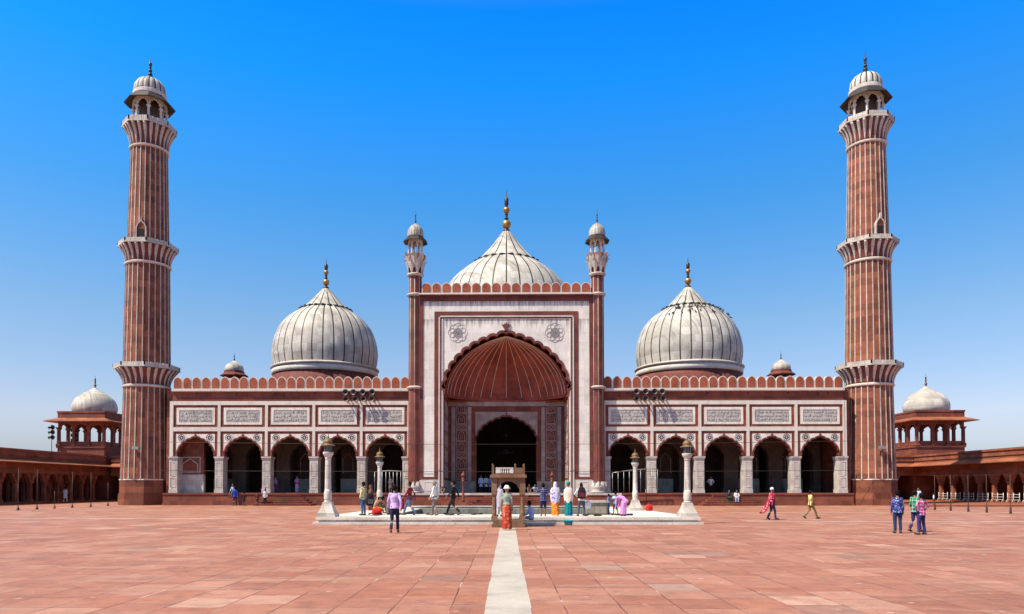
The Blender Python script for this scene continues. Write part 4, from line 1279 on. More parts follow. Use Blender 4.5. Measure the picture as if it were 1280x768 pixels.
NUM = ['first', 'second', 'third', 'fourth', 'fifth', 'sixth', 'seventh', 'eighth', 'ninth']
polesL = [(-33.9, 49.5, 2.9), (-33.9, 51.5, 2.85), (-33.9, 53.5, 1.3), (-33.9, 55.7, 2.8), (-33.9, 58.2, 2.8), (-34.4, 61.6, 2.0)]
polesR = [(29.9, 50.8, 2.45), (29.9, 49.0, 2.45), (30.0, 47.3, 2.4), (30.0, 45.5, 2.4), (30.1, 43.5, 2.4)]
for i, (x, y, h) in enumerate(polesL):
    root = empty('rope_pole', (x, y, 0), NUM[i] + ' thin pole from the left edge in the row before the left cloister', 'pole', 'thin poles before the left cloister')
    mb = MB(); mb.tube([(0, 0, 0.1), (0, 0, h)], 0.023, 8); mb.build('rod', 'rust', root)
    mb = MB(); mb.lathe([(0.10, 0), (0.10, 0.05), (0.06, 0.14), (0.035, 0.3)], 10); mb.build('foot', 'red_cloister' if i == 2 else 'rust', root)
for i, (x, y, h) in enumerate(polesR):
    root = empty('rope_pole', (x, y, 0), NUM[i] + ' thin pole from the right minaret in the row before the right colonnade', 'pole', 'thin poles before the right colonnade')
    mb = MB(); mb.tube([(0, 0, 0.1), (0, 0, h)], 0.018, 8); mb.build('rod', 'rust', root)
    mb = MB(); mb.lathe([(0.07, 0), (0.07, 0.08), (0.035, 0.5), (0.03, 0.52)], 10); mb.build('foot', 'rust', root)
def cable(p, q, sag, label, r=0.014):
    mb = MB()
    p, q = Vector(p), Vector(q)
    mb.tube([p.lerp(q, t / 24) - Vector((0, 0, sag * 4 * (t / 24) * (1 - t / 24))) for t in range(25)], r, 5)
    tag(mb.build('cable', 'iron'), label, 'cable', 'cables strung across the court')
cable((-30.2, 62.4, 5.55), (30.0, 62.4, 5.6), 0.25, 'high thin cable strung across the arches between the two minarets', 0.018)
cable((-30.3, 62.35, 3.05), (30.1, 62.35, 3.05), 0.1, 'low thin cable strung across the arches between the two minarets', 0.018)
cable((-33.9, 47.0, 2.85), (-33.9, 61.6, 2.7), 0.05, 'thin rope along the tops of the poles before the left cloister')
cable((29.9, 51.5, 2.42), (30.1, 42.0, 2.38), 0.04, 'thin rope along the tops of the poles before the right colonnade')

# white rails between the right hand pillars
for i in range(8):
    y = 83.6 - (4.7 + (i + 0.5) * 2.15)
    root = empty('railing', (46.7, y, 0.18), NUM[i] + ' white pipe railing from the corner between the colonnade pillars', 'railing', 'white railings between the colonnade pillars')
    mb = MB()
    for z in (0.25, 0.5, 0.75):
        mb.tube([(0, -0.8, z), (0, 0.8, z)], 0.022, 6)
    mb.build('rail', 'rail', root)
    for q in (-0.78, 0.0, 0.78):
        mb = MB(); mb.tube([(0, q, 0), (0, q, 0.9)], 0.028, 6); mb.tube([(-0.2, q, 0.02), (0, q, 0.3), (0.2, q, 0.02)], 0.022, 6); mb.build('post', 'rail', root)

# pipe frames by the inner arches of each wing
def pipe_frame(x0, x1, y0, y1, h0, h1, zb, label):
    root = empty('pipe_fence', (x0, y0, zb), label, 'fence', 'pipe fences before the innermost arches')
    mb = MB()
    N = 8
    pts = [(0 + (x1 - x0) * t / N, (y1 - y0) * t / N, h0 + (h1 - h0) * t / N + 0.10 * math.sin(PI * t / N)) for t in range(N + 1)]
    mb.tube(pts, 0.035, 6); mb.build('top_rail', 'steel', root)
    for t in range(N + 1):
        mb = MB(); mb.tube([(pts[t][0], pts[t][1], 0), pts[t]], 0.022, 6); mb.build('bar', 'steel', root)
pipe_frame(9.1, 13.0, 62.6, 62.6, 1.75, 2.1, PT - 0.14 + 0.14, 'grey pipe fence with a rising top rail in the innermost arch of the right wing')
pipe_frame(-11.6, -9.0, 62.7, 62.7, 1.85, 1.85, PT, 'grey pipe fence with a level top rail in the innermost arch of the left wing')
root = empty('frame_pole', (9.96, 51.85, 0), 'thin dark upright pole standing behind the red bag right of the tank', 'pole')
mb = MB(); mb.tube([(0, 0, 0), (0, 0, 3.0)], 0.03, 8); mb.build('rod', 'iron', root)
mb = MB(); mb.lathe([(0.14, 0), (0.14, 0.04), (0.04, 0.1)], 10); mb.build('foot', 'iron', root)

# horn loudspeakers under the parapets and on the left pavilion
def horn(loc, rz, label, group):
    root = empty('horn_loudspeaker', loc, label, 'loudspeaker', group, rz)
    if not horn.proto:
        mb = MB(Matrix.Rotation(R(90), 4, 'X'))
        prof = [(0.05, -0.12), (0.06, 0.05), (0.09, 0.18), (0.16, 0.30), (0.25, 0.38), (0.27, 0.39), (0.25, 0.385), (0.14, 0.28), (0.04, 0.1)]
        mb.lathe(prof, 18, cap=False); horn.proto.append(mb.build('bell', 'horn', root))
        mb = MB(Matrix.Rotation(R(90), 4, 'X')); mb.lathe([(0.11, -0.34), (0.13, -0.3), (0.13, -0.12), (0.08, -0.1)], 14); horn.proto.append(mb.build('driver', 'iron', root))
        mb = MB(); mb.tube([(0, 0.2, 0.0), (0, 0.2, -0.2), (0, 0.4, -0.22)], 0.025, 6); horn.proto.append(mb.build('bracket', 'iron', root))
    else:
        for p in horn.proto:
            c = p.copy(); COL.objects.link(c); c.parent = root
horn.proto = []
for s, side in ((-1, 'left'), (1, 'right')):
    for r2, row in ((0, 'upper'), (1, 'lower')):
        for i in range(4):
            x = s * (12.0 + i * 0.78) + (0.4 if s > 0 else 0) * 0 - 0.1 + (-0.55 if s > 0 else 0.1)
            horn((x, 63.72, 10.02 - r2 * 0.58), random.uniform(-0.25, 0.25), '%s row dark horn loudspeaker, %s from the portal, under the %s wing parapet' % (row, NUM[i], side), 'horn loudspeakers under the %s parapet' % side)
root = empty('speaker_mast', (-52.95, 82.9, 5.3), 'thin mast carrying horn loudspeakers at the left side of the left pavilion', 'mast')
mb = MB(); mb.tube([(0, 0, 0), (0, 0, 3.6)], 0.035, 8); mb.build('rod', 'iron', root)
mb = MB(); mb.box(-0.12, 0.12, -0.12, 0.12, 0, 0.05); mb.build('foot', 'iron', root)
for i, z in enumerate((8.55, 8.0, 7.4)):
    horn((-53.05, 82.8, z), 1.15, '%s horn loudspeaker from the top on the mast left of the left pavilion' % NUM[i], 'horn loudspeakers by the left pavilion')
    horn((-50.7, 83.6, z - 0.3), -1.1, '%s horn loudspeaker from the top inside the left pavilion arches' % NUM[i], 'horn loudspeakers by the left pavilion')

# floodlights on the minarets
for x, lab in ((-32.9, 'small grey floodlight fixed to the shaft of the left minaret'), (32.75, 'small grey floodlight fixed to the shaft of the right minaret')):
    root = empty('floodlight', (x, 63.42, 4.9), lab, 'floodlight')
    mb = MB(); mb.box(-0.3, 0.3, -0.25, 0.02, 0.02, 0.3); mb.box(-0.26, 0.26, -0.28, -0.25, 0.05, 0.27); mb.build('housing', 'steel', root)
    mb = MB(); mb.tube([(0, -0.1, 0.0), (0, 0.1, -0.3), (0, 0.25, -0.9)], 0.03, 6); mb.build('bracket', 'iron', root)

# chandelier in the great arch
ch = empty('chandelier', (-0.15, 71.0, 4.95), 'dark ring chandelier hanging on a long chain in the great arch', 'chandelier')
mb = MB(); mb.tube([(0, 0, 0.3), (0, 0, 4.6)], 0.02, 6); mb.ball((0, 0, 1.75), 0.16, n=10, k=6); mb.build('chain', 'bronze', ch)
mb = MB()
for (r2, z) in ((0.75, 0.0), (0.45, 0.3)):
    mb.tube([(r2 * math.cos(2 * PI * t / 24), r2 * math.sin(2 * PI * t / 24), z) for t in range(25)], 0.035, 6)
for t in range(4):
    a = PI / 2 * t
    mb.tube([(0.75 * math.cos(a), 0.75 * math.sin(a), 0), (0, 0, 1.4)], 0.012, 5)
mb.build('ring', 'bronze', ch)
for t in range(10):
    a = 2 * PI * t / 10
    mb = MB(); mb.lathe([(0.03, 0.02), (0.06, 0.08), (0.05, 0.16), (0.02, 0.18)], 8, 0.75 * math.cos(a), 0.75 * math.sin(a)); mb.build('lamp', 'bronze', ch)

# notice boards on the left cloister
nb = empty('notice_board', (-47.28, 68.6, 0.9), 'white printed notice board on the wall of the left cloister', 'notice board', None, R(90))
mb = MB(); mb.box(-0.35, 0.35, -0.05, 0.02, 0.2, 1.7); mb.build('board', 'white', nb)
mb = MB()
rg = random.Random(3)
for q in range(9):
    z = 0.35 + q * 0.14
    mb.box(-0.28, rg.uniform(0.05, 0.28), -0.056, -0.04, z, z + 0.05 if q != 5 else z + 0.10)
mb.build('print', plain('faded_print', (0.25, 0.27, 0.4), 0.8), nb)
mb = MB(); mb.box(-0.39, 0.39, -0.07, 0.0, 1.7, 1.76); mb.box(-0.39, 0.39, -0.07, 0.0, 0.14, 0.2); mb.build('frame', 'iron', nb)

# ------------------------------------------------------------------ people
def cloth(name, c1, kind='plain', c2=(0.7, 0.7, 0.7), scale=14.0):
    k = NT(name)
    v = k.n('ShaderNodeTexCoord').outputs['Object']
    col = k.mix(1.0, c1, k.ramp(k.noise(v, 7.0, 4), [(0.3, 0.82), (0.7, 1.12)]), 'MULTIPLY')
    if kind == 'check':
        sx = k.n('ShaderNodeSeparateXYZ', {0: v})
        a = k.math('GREATER_THAN', k.math('FRACT', k.math('MULTIPLY', sx.outputs[0], scale)), 0.72)
        b = k.math('GREATER_THAN', k.math('FRACT', k.math('MULTIPLY', sx.outputs[2], scale)), 0.72)
        col = k.mix(k.math('MULTIPLY', k.math('ADD', a, b), 0.5), col, c2)
    elif kind == 'print':
        vo = k.n('ShaderNodeTexVoronoi', {'Vector': v, 'Scale': scale}).outputs['Distance']
        f = k.ramp(k.math('ADD', vo, k.math('MULTIPLY', k.noise(v, 18.0, 3), 0.4)), [(0.50, 1.0), (0.58, 0.0)])
        col = k.mix(f, col, c2)
    elif kind == 'border':
        sx = k.n('ShaderNodeSeparateXYZ', {0: v})
        f = k.ramp(k.noise(v, 3.0, 3), [(0.46, 0.0), (0.54, 1.0)])
        col = k.mix(f, col, c2)
    k.set(k.b.inputs['Base Color'], col)
    k.b.inputs['Roughness'].default_value = 0.85
    k.b.inputs['Specular IOR Level'].default_value = 0.2
    k.set(k.b.inputs['Normal'], k.n('ShaderNodeBump', {'Height': k.noise(v, 16.0, 4), 'Strength': 0.5, 'Distance': 0.02}).outputs[0])
    return k.m
SKIN = plain('brown_skin', (0.20, 0.105, 0.065), 0.55, nscale=10)
SKIN2 = plain('light_brown_skin', (0.36, 0.21, 0.145), 0.55, nscale=10)
HAIR = plain('black_hair', (0.008, 0.007, 0.006), 0.9)
HAIR.node_tree.nodes['Principled BSDF'].inputs['Specular IOR Level'].default_value = 0.08
GREYHAIR = plain('grey_hair', (0.18, 0.17, 0.16), 0.7)
EYE = plain('dark_eye', (0.02, 0.015, 0.012), 0.3)
LIP = plain('lip', (0.20, 0.075, 0.06), 0.5)
SHOE = plain('dark_shoe', (0.03, 0.025, 0.022), 0.6)
SANDAL = plain('brown_sandal', (0.12, 0.07, 0.04), 0.7)
PENDING = []

def V3(*a): return Vector(a)
def stackrings(pts, rad, n=16):
    """elliptical rings along a spine; rad = (side, front-back)"""
    out = []
    for i, p in enumerate(pts):
        d = (pts[min(i + 1, len(pts) - 1)] - pts[max(i - 1, 0)]).normalized()
        x = Vector((1, 0, 0)); f = d.cross(x)
        f = f.normalized() if f.length > 1e-3 else Vector((0, 1, 0))
        out.append([p + x * (rad[i][0] * math.cos(2 * PI * q / n)) + f * (rad[i][1] * math.sin(2 * PI * q / n)) for q in range(n)])
    return out

def joints(pose):
    """joints of a 1.70 m person facing +y, x to the person's right"""
    J = dict(pel=V3(0, 0, .93), waist=V3(0, .01, 1.08), chest=V3(0, .0, 1.28), neck=V3(0, -.01, 1.44), head=V3(0, .02, 1.585))
    def side(s):
        return dict(hip=V3(s * .085, 0, .90), knee=V3(s * .095, .02, .49), ank=V3(s * .10, -.02, .085), toe=V3(s * .125, .15, .03),
                    sho=V3(s * .160, -.01, 1.385), elb=V3(s * .205, -.03, 1.11), wri=V3(s * .215, .05, .87))
    L, Rr = side(-1), side(1)
    if pose == 'walk':
        Rr.update(knee=V3(.09, .22, .52), ank=V3(.09, .36, .10), toe=V3(.10, .52, .08), elb=V3(.24, -.16, 1.13), wri=V3(.23, -.20, .89))
        L.update(knee=V3(-.09, -.02, .50), ank=V3(-.10, -.36, .16), toe=V3(-.11, -.24, .03), elb=V3(-.24, .08, 1.12), wri=V3(-.22, .26, .93))
    elif pose == 'stroll':
        Rr.update(knee=V3(.09, .12, .50), ank=V3(.09, .16, .09), toe=V3(.10, .33, .04), elb=V3(.24, -.10, 1.12), wri=V3(.24, -.08, .88))
        L.update(knee=V3(-.09, -.01, .49), ank=V3(-.10, -.20, .12), toe=V3(-.11, -.07, .03), elb=V3(-.24, .02, 1.11), wri=V3(-.23, .14, .89))
    elif pose == 'hips':
        for s, D in ((-1, L), (1, Rr)):
            D.update(elb=V3(s * .36, -.06, 1.17), wri=V3(s * .20, .05, 1.00), knee=V3(s * .13, .03, .49), ank=V3(s * .17, -.02, .085), toe=V3(s * .21, .14, .03))
    elif pose == 'reach':
        L.update(elb=V3(-.40, .06, 1.22), wri=V3(-.64, .10, 1.24))
        Rr.update(elb=V3(.25, .0, 1.11), wri=V3(.22, .18, 1.00))
    elif pose == 'front':                                   # hands held in front
        for s, D in ((-1, L), (1, Rr)):
            D.update(elb=V3(s * .24, -.02, 1.11), wri=V3(s * .09, .20, 1.02))
    elif pose == 'up':
        for s, D in ((-1, L), (1, Rr)):
            D.update(elb=V3(s * .28, .10, 1.50), wri=V3(s * .12, .14, 1.70))
    elif pose == 'bend':
        J.update(pel=V3(0, -.14, .88), waist=V3(0, -.04, 1.0), chest=V3(0, .19, 1.05), neck=V3(0, .38, .98), head=V3(0, .50, .92))
        for s, D in ((-1, L), (1, Rr)):
            D.update(hip=V3(s * .085, -.12, .86), knee=V3(s * .11, .0, .48), ank=V3(s * .12, -.04, .085), toe=V3(s * .14, .13, .03),
                     sho=V3(s * .18, .30, .99), elb=V3(s * .20, .32, .70), wri=V3(s * .12, .36, .46))
    elif pose == 'ground':                                  # sitting on the ground, knees raised
        J.update(pel=V3(0, 0, .12), waist=V3(0, -.03, .28), chest=V3(0, .0, .48), neck=V3(0, .07, .63), head=V3(0, .13, .765))
        for s, D in ((-1, L), (1, Rr)):
            D.update(hip=V3(s * .09, .02, .12), knee=V3(s * .17, .36, .42), ank=V3(s * .12, .50, .07), toe=V3(s * .14, .66, .03),
                     sho=V3(s * .18, .04, .58), elb=V3(s * .24, .20, .42), wri=V3(s * .10, .38, .46))
    elif pose == 'seat':                                    # sitting on a step or edge, seat at .40
        J.update(pel=V3(0, 0, .50), waist=V3(0, -.01, .66), chest=V3(0, .03, .86), neck=V3(0, .08, 1.01), head=V3(0, .13, 1.145))
        for s, D in ((-1, L), (1, Rr)):
            D.update(hip=V3(s * .09, .03, .49), knee=V3(s * .12, .43, .50), ank=V3(s * .11, .42, .085), toe=V3(s * .13, .58, .03),
                     sho=V3(s * .18, .05, .96), elb=V3(s * .23, .12, .70), wri=V3(s * .11, .34, .60))
    elif pose == 'kneel':
        J.update(pel=V3(0, -.06, .40), waist=V3(0, .0, .53), chest=V3(0, .13, .68), neck=V3(0, .27, .77), head=V3(0, .37, .86))
        for s, D in ((-1, L), (1, Rr)):
            D.update(hip=V3(s * .09, -.05, .38), knee=V3(s * .14, .30, .30 if s > 0 else .09), ank=V3(s * .12, .10 if s > 0 else -.32, .08), toe=V3(s * .13, .26 if s > 0 else -.44, .03),
                     sho=V3(s * .18, .21, .74), elb=V3(s * .22, .34, .52), wri=V3(s * .12, .50, .38))
    return J, L, Rr

def person(label, x, y, z, h, face, pose, top, bottom, hair=HAIR, skin=SKIN, shawl=None, hat=None, sleeve='long', hem=.80, shorts=False,
           shoes=SHOE, group=None, width=1.0, skirt=False, dress=False, train=None):
    k = h / 1.70
    root = empty('person', (x, y, z), label, 'person', group, R(face))
    J, L, Rr = joints(pose)
    sc = lambda p: Vector((p.x * k * width, p.y * k, p.z * k))
    J = {a: sc(b) for a, b in J.items()}; L = {a: sc(b) for a, b in L.items()}; Rr = {a: sc(b) for a, b in Rr.items()}
    up = (J['neck'] - J['chest']).normalized()
    # body
    mb = MB()
    sp = [J['pel'] - (J['waist'] - J['pel']).normalized() * .10 * k, J['pel'], J['waist'], J['chest'], J['chest'].lerp(J['neck'], .55), J['neck'], J['neck'].lerp(J['head'], .4)]
    rd = [(.10, .08), (.145, .10), (.122, .09), (.145, .105), (.125, .082), (.055, .057), (.052, .056)]
    mb.loft(stackrings(sp, [(a * k * width, b * k) for a, b in rd]))
    hd = J['head']
    hf = Vector((0, 1, 0)) if pose != 'bend' else Vector((0, .5, -.86))
    hu = Vector((0, 0, 1)) if pose != 'bend' else Vector((0, .86, .5))
    hx = Vector((1, 0, 0))
    def hp(a, b, c): return hd + hx * a * k + hf * b * k + hu * c * k
    rings = []
    for c, rx, ry, oy in ((-.118, .02, .025, .035), (-.105, .045, .05, .03), (-.07, .062, .075, .015), (-.02, .072, .09, .005), (.03, .076, .095, 0), (.075, .068, .085, -.005), (.105, .045, .055, -.008), (.12, .012, .015, -.008)):
        rings.append([hp(rx * math.cos(2 * PI * q / 14), oy + ry * math.sin(2 * PI * q / 14), c) for q in range(14)])
    mb.loft(rings)
    mb.tube([hp(0, .088, .025), hp(0, .112, -.025), hp(0, .085, -.035)], [.010 * k, .017 * k, .010 * k], 6)
    for s in (-1, 1):
        mb.tube([hp(s * .072, -.01, .025), hp(s * .088, -.018, .01), hp(s * .074, -.01, -.03)], [.012 * k, .017 * k, .010 * k], 6)
    for D in (L, Rr):
        mb.tube([D['hip'] + Vector((0, 0, .03 * k)), D['hip'].lerp(D['knee'], .35), D['knee'], D['knee'].lerp(D['ank'], .35), D['ank']], [.085 * k, .08 * k, .055 * k, .056 * k, .037 * k], 10)
        mb.tube([D['ank'] + Vector((0, -.02 * k, -.01 * k)), D['ank'].lerp(D['toe'], .5) + Vector((0, 0, .005 * k)), D['toe'] + Vector((0, 0, .012 * k))], [.038 * k, .040 * k, .030 * k], 8)
        mb.tube([D['sho'].lerp(J['neck'], .35), D['sho'], D['sho'].lerp(D['elb'], .5), D['elb'], D['elb'].lerp(D['wri'], .4), D['wri']], [.04 * k, .047 * k, .042 * k, .034 * k, .034 * k, .025 * k], 10)
        hdv = (D['wri'] - D['elb']).normalized()
        mb.tube([D['wri'], D['wri'] + hdv * .045 * k, D['wri'] + hdv * .085 * k], [.026 * k, .036 * k, .032 * k], 8)
    fingers = []
    for s, D in ((-1, L), (1, Rr)):
        d = (D['wri'] - D['elb']).normalized()
        side = d.cross(Vector((s, 0.2, 0))).normalized()
        pal = side.cross(d).normalized()
        for q, ln in enumerate((.062, .075, .070, .055)):
            b = D['wri'] + d * .085 * k + side * (q - 1.5) * .017 * k
            fingers.append([b - d * .02 * k, b + d * ln * .5 * k - pal * .004 * k, b + d * ln * k - pal * .018 * k])
        b = D['wri'] + d * .035 * k + side * .03 * k
        fingers.append([b - side * .01 * k, b + side * .022 * k + d * .03 * k, b + side * .022 * k + d * .06 * k - pal * .008 * k])
    body = mb.build('body', [skin, EYE, LIP], root)
    feats = (fingers, [hp(s * .032, .083, .012) for s in (-1, 1)], hp(0, .086, -.062), k)
    PENDING.append((body, .014 * k, feats))
    # garments -----------------------------------------------------
    def garment(nm, mat, build, vox=.019, wr=.008):
        m2 = MB(); build(m2)
        o = m2.build(nm, [mat], root)
        PENDING.append((o, vox * k, wr * k))
    if top is not None:
        def f(m2):
            lo = J['pel'].lerp(J['waist'], (hem - .93) / .15) if hem >= .93 else J['pel'] - (J['waist'] - J['pel']).normalized() * (.93 - hem) * k
            if pose in ('ground', 'seat', 'kneel'):
                lo = J['pel'] - (J['waist'] - J['pel']).normalized() * .04 * k
            P = [lo, lo.lerp(J['waist'], .5), J['waist'], J['chest'], J['chest'].lerp(J['neck'], .55), J['neck'] - up * .015 * k]
            w = .03 * max(0, .93 - hem) / .4
            rr = [(.170 + w, .130 + w), (.160 + w * .6, .120), (.145, .108), (.162, .122), (.140, .095), (.066, .066)]
            m2.loft(stackrings(P, [(a * k * width, b * k) for a, b in rr]))
            for D in (L, Rr):
                e = [D['sho'].lerp(J['neck'], .35), D['sho'], D['sho'].lerp(D['elb'], .5), D['elb']]
                rs = [.048, .057, .053, .047]
                if sleeve == 'long':
                    e += [D['elb'].lerp(D['wri'], .5), D['elb'].lerp(D['wri'], .96)]; rs += [.043, .038]
                elif sleeve == 'short':
                    e[-1] = D['sho'].lerp(D['elb'], .82)
                m2.tube(e, [q * k for q in rs], 10)
        garment('shirt' if not dress else 'tunic', top, f)
    if bottom is not None and not skirt:
        def f(m2):
            w0 = (J['waist'] - J['pel']).normalized()
            m2.loft(stackrings([J['pel'] - w0 * .11 * k, J['pel'] - w0 * .03 * k, J['pel'] + w0 * .07 * k], [(.12 * k, .10 * k), (.172 * k, .125 * k), (.155 * k, .112 * k)]))
            for D in (L, Rr):
                e = [D['hip'] + w0 * .03 * k, D['hip'].lerp(D['knee'], .35), D['knee']]
                rs = [.090, .088, .066]
                if shorts:
                    e.append(D['knee'].lerp(D['ank'], .12)); rs.append(.075)
                else:
                    e += [D['knee'].lerp(D['ank'], .5), D['knee'].lerp(D['ank'], .93)]; rs += [.060, .058]
                m2.tube(e, [q * k for q in rs], 10)
        garment('trousers' if not shorts else 'shorts', bottom, f)
    if bottom is not None and skirt:
        m2 = MB()
        top_c = J['waist'].lerp(J['pel'], .2)
        fl = Vector(((L['ank'].x + Rr['ank'].x) / 2, (L['ank'].y + Rr['ank'].y) / 2, .05 * k))
        n = 40
        rings = []
        dx = abs(L['ank'].y - Rr['ank'].y) / 2
        for j in range(9):
            t = j / 8
            c = top_c.lerp(fl, t)
            if t < .4:
                c = c.lerp(J['pel'], .5)
            rx = (.138 + .050 * math.sin(min(1, t * 2.2) * PI / 2) - .012 * t) * k * width; ry = (.108 + .055 * math.sin(min(1, t * 2.2) * PI / 2)) * k + dx * t
            rings.append([c + Vector((math.cos(2 * PI * q / n) * rx * (1 + .15 * t * math.sin(q * 2.6 + math.sin(q * 1.3) * 2)), math.sin(2 * PI * q / n) * ry * (1 + .15 * t * math.sin(q * 2.6 + math.sin(q * 1.3) * 2)), 0)) for q in range(n)])
        m2.loft(rings, cap=False)
        o = m2.build('skirt', [bottom], root)
    if hat:
        m2 = MB()
        r0 = [(.145, -.0), (.15, .01), (.10, .05), (.09, .10), (.05, .135), (.01, .14)] if hat[0] == 'brim' else [(.096, .0), (.10, .05), (.085, .105), (.045, .135), (.008, .143)]
        m2.lathe([(a * k, c * k) for a, c in r0], 18, rf=lambda a, j: 1 + .05 * math.sin(3 * a + j))
        o = m2.build('hat' if hat[0] == 'brim' else 'cap', [hat[1]], root, hp(0, -.005, .03))
    elif hair is not None and not (shawl and shawl[1] == 'head'):
        m2 = MB()
        m2.ball((0, 0, 0), .089 * k, .103 * k, .118 * k, 14, 10)
        rr2 = random.Random(hash(label) & 255)
        m2.v = [p + p.normalized() * rr2.uniform(-.006, .008) * k for p in m2.v]
        o = m2.build('hair', [hair], root, hp(0, -.024, .026))
    if shoes is not None:
        for D in (L, Rr):
            if skirt and pose == 'stand':
                continue
            m2 = MB()
            a, t = D['ank'], D['toe']
            m2.tube([a + Vector((0, -.055 * k, -.035 * k)), a + Vector((0, .0, -.03 * k)), a.lerp(t, .55) + Vector((0, 0, -.005 * k)), t + Vector((0, .015 * k, .01 * k))], [.036 * k, .048 * k, .048 * k, .03 * k], 8)
            m2.build('shoe', [shoes], root)
    if train:
        m2 = MB()
        rows = [(-.06, 1.30, .17, .05), (-.14, 1.05, .20, .06), (-.24, .80, .23, .07), (-.36, .58, .26, .07), (-.50, .42, .28, .06), (-.58, .36, .26, .03)]
        m2.loft([[Vector((math.cos(2 * PI * q / 24) * rx * k * (1 + .08 * math.sin(q * 2.1)), (yy2 + math.sin(2 * PI * q / 24) * ry) * k, (zz2 + .03 * math.sin(q * 1.7)) * k)) for q in range(24)] for yy2, zz2, rx, ry in rows])
        m2.build('sari_end', [train], root)
    if shawl:
        m2 = MB()
        n = 30
        mat, mode, low = shawl
        rows = []
        if mode == 'head':
            rows += [(hp(0, -.012, .125), .02, .03), (hp(0, -.012, .105), .07, .085), (hp(0, -.010, .05), .094, .112), (hp(0, -.010, -.03), .094, .112), (hp(0, -.03, -.10), .10, .10)]
        base = J['neck']
        for dz, rx, ry in ((.0, .105, .10), (-.05, .180, .125), (-.13, .228, .145), (-.30, .248, .165), (-.48, .240, .175), (-.48 - (low - .48) * .5, .215, .18), (-low, .19, .185)):
            t = min(1.0, -dz / .36)
            c = base + (J['pel'] - base) * (min(-dz, .9) / .51)
            rows.append((c, rx * width, ry))
        rings = []
        for j, (c, rx, ry) in enumerate(rows):
            t = j / len(rows)
            d = .11 * t
            rings.append([c + Vector((math.cos(2 * PI * q / n) * rx * k * (1 + d * math.sin(q * 1.9 + j * .4)), math.sin(2 * PI * q / n) * ry * k * (1 + d * math.sin(q * 2.3 + j * .4)), (.07 * math.sin(q * .8) * k if j == len(rows) - 1 else 0))) for q in range(n)])
        front = {n // 4 + q for q in range(-4, 5)}
        m2.loft(rings, cap=False, skip=(lambda i, j: mode == 'head' and 1 <= j <= 3 and i in front))
        m2.build('shawl', [mat], root)
    return root

C = cloth
c_white = C('white_cotton', (0.72, 0.70, 0.68)); c_navy = C('dark_navy_cloth', (0.02, 0.028, 0.07)); c_black = C('black_cloth', (0.014, 0.014, 0.017))
c_jean = C('blue_denim', (0.06, 0.13, 0.26)); c_darkjean = C('dark_blue_denim', (0.022, 0.035, 0.10)); c_grey = C('grey_cloth', (0.16, 0.14, 0.13)); c_brown = C('brown_cloth', (0.07, 0.05, 0.035))
c_lilac = C('lilac_cotton', (0.56, 0.40, 0.72)); c_yel = C('pale_yellow_cotton', (0.72, 0.62, 0.30)); c_maroon = C('maroon_cotton', (0.20, 0.02, 0.03)); c_blue = C('royal_blue_cotton', (0.02, 0.05, 0.38))
c_ltblue = C('light_blue_cotton', (0.36, 0.47, 0.68)); c_purple = C('purple_sari_silk', (0.13, 0.03, 0.14)); c_mauve = C('mauve_cotton', (0.38, 0.24, 0.40)); c_red = C('bright_red_cloth', (0.62, 0.03, 0.025))
c_green = C('sage_green_cotton', (0.27, 0.35, 0.27)); c_redskirt = C('orange_red_cotton', (0.42, 0.05, 0.022), 'print', (0.58, 0.22, 0.12), 9.0); c_hat = C('straw_white_hat', (0.74, 0.68, 0.58))
c_navycheck = C('navy_checked_cotton', (0.022, 0.03, 0.12), 'check', (0.20, 0.22, 0.42), 11.0); c_violet = C('violet_printed_voile', (0.62, 0.58, 0.74), 'print', (0.20, 0.17, 0.45), 8.0)
c_orange = C('orange_printed_skirt', (0.72, 0.20, 0.02), 'print', (0.75, 0.45, 0.10), 10.0); c_peach = C('peach_voile', (0.76, 0.56, 0.46), 'border', (0.76, 0.66, 0.56)); c_teal = C('teal_and_blue_silk', (0.0, 0.22, 0.17), 'border', (0.01, 0.09, 0.32))
c_tealscarf = C('teal_green_scarf', (0.0, 0.27, 0.22)); c_cyan = C('turquoise_cotton', (0.02, 0.30, 0.52)); c_pink = C('orchid_pink_cotton', (0.66, 0.26, 0.58)); c_sari = C('crimson_printed_sari', (0.38, 0.012, 0.05), 'print', (0.62, 0.35, 0.35), 12.0)
c_lemon = C('lemon_yellow_cotton', (0.76, 0.62, 0.22)); c_khaki = C('khaki_twill', (0.20, 0.14, 0.045)); c_bluepr = C('blue_batik_cotton', (0.04, 0.06, 0.22), 'print', (0.34, 0.40, 0.62), 18.0)
c_greencheck = C('green_checked_cotton', (0.0, 0.22, 0.10), 'check', (0.35, 0.5, 0.4), 8.0); c_pinkcheck = C('pink_checked_cotton', (0.42, 0.05, 0.20), 'check', (0.70, 0.55, 0.66), 9.0); c_indigo = C('indigo_denim', (0.035, 0.03, 0.13))
c_gold = C('mustard_sari_cotton', (0.52, 0.34, 0.03)); c_dkred = C('dark_red_printed_cotton', (0.12, 0.015, 0.02), 'print', (0.25, 0.12, 0.10), 12.0)

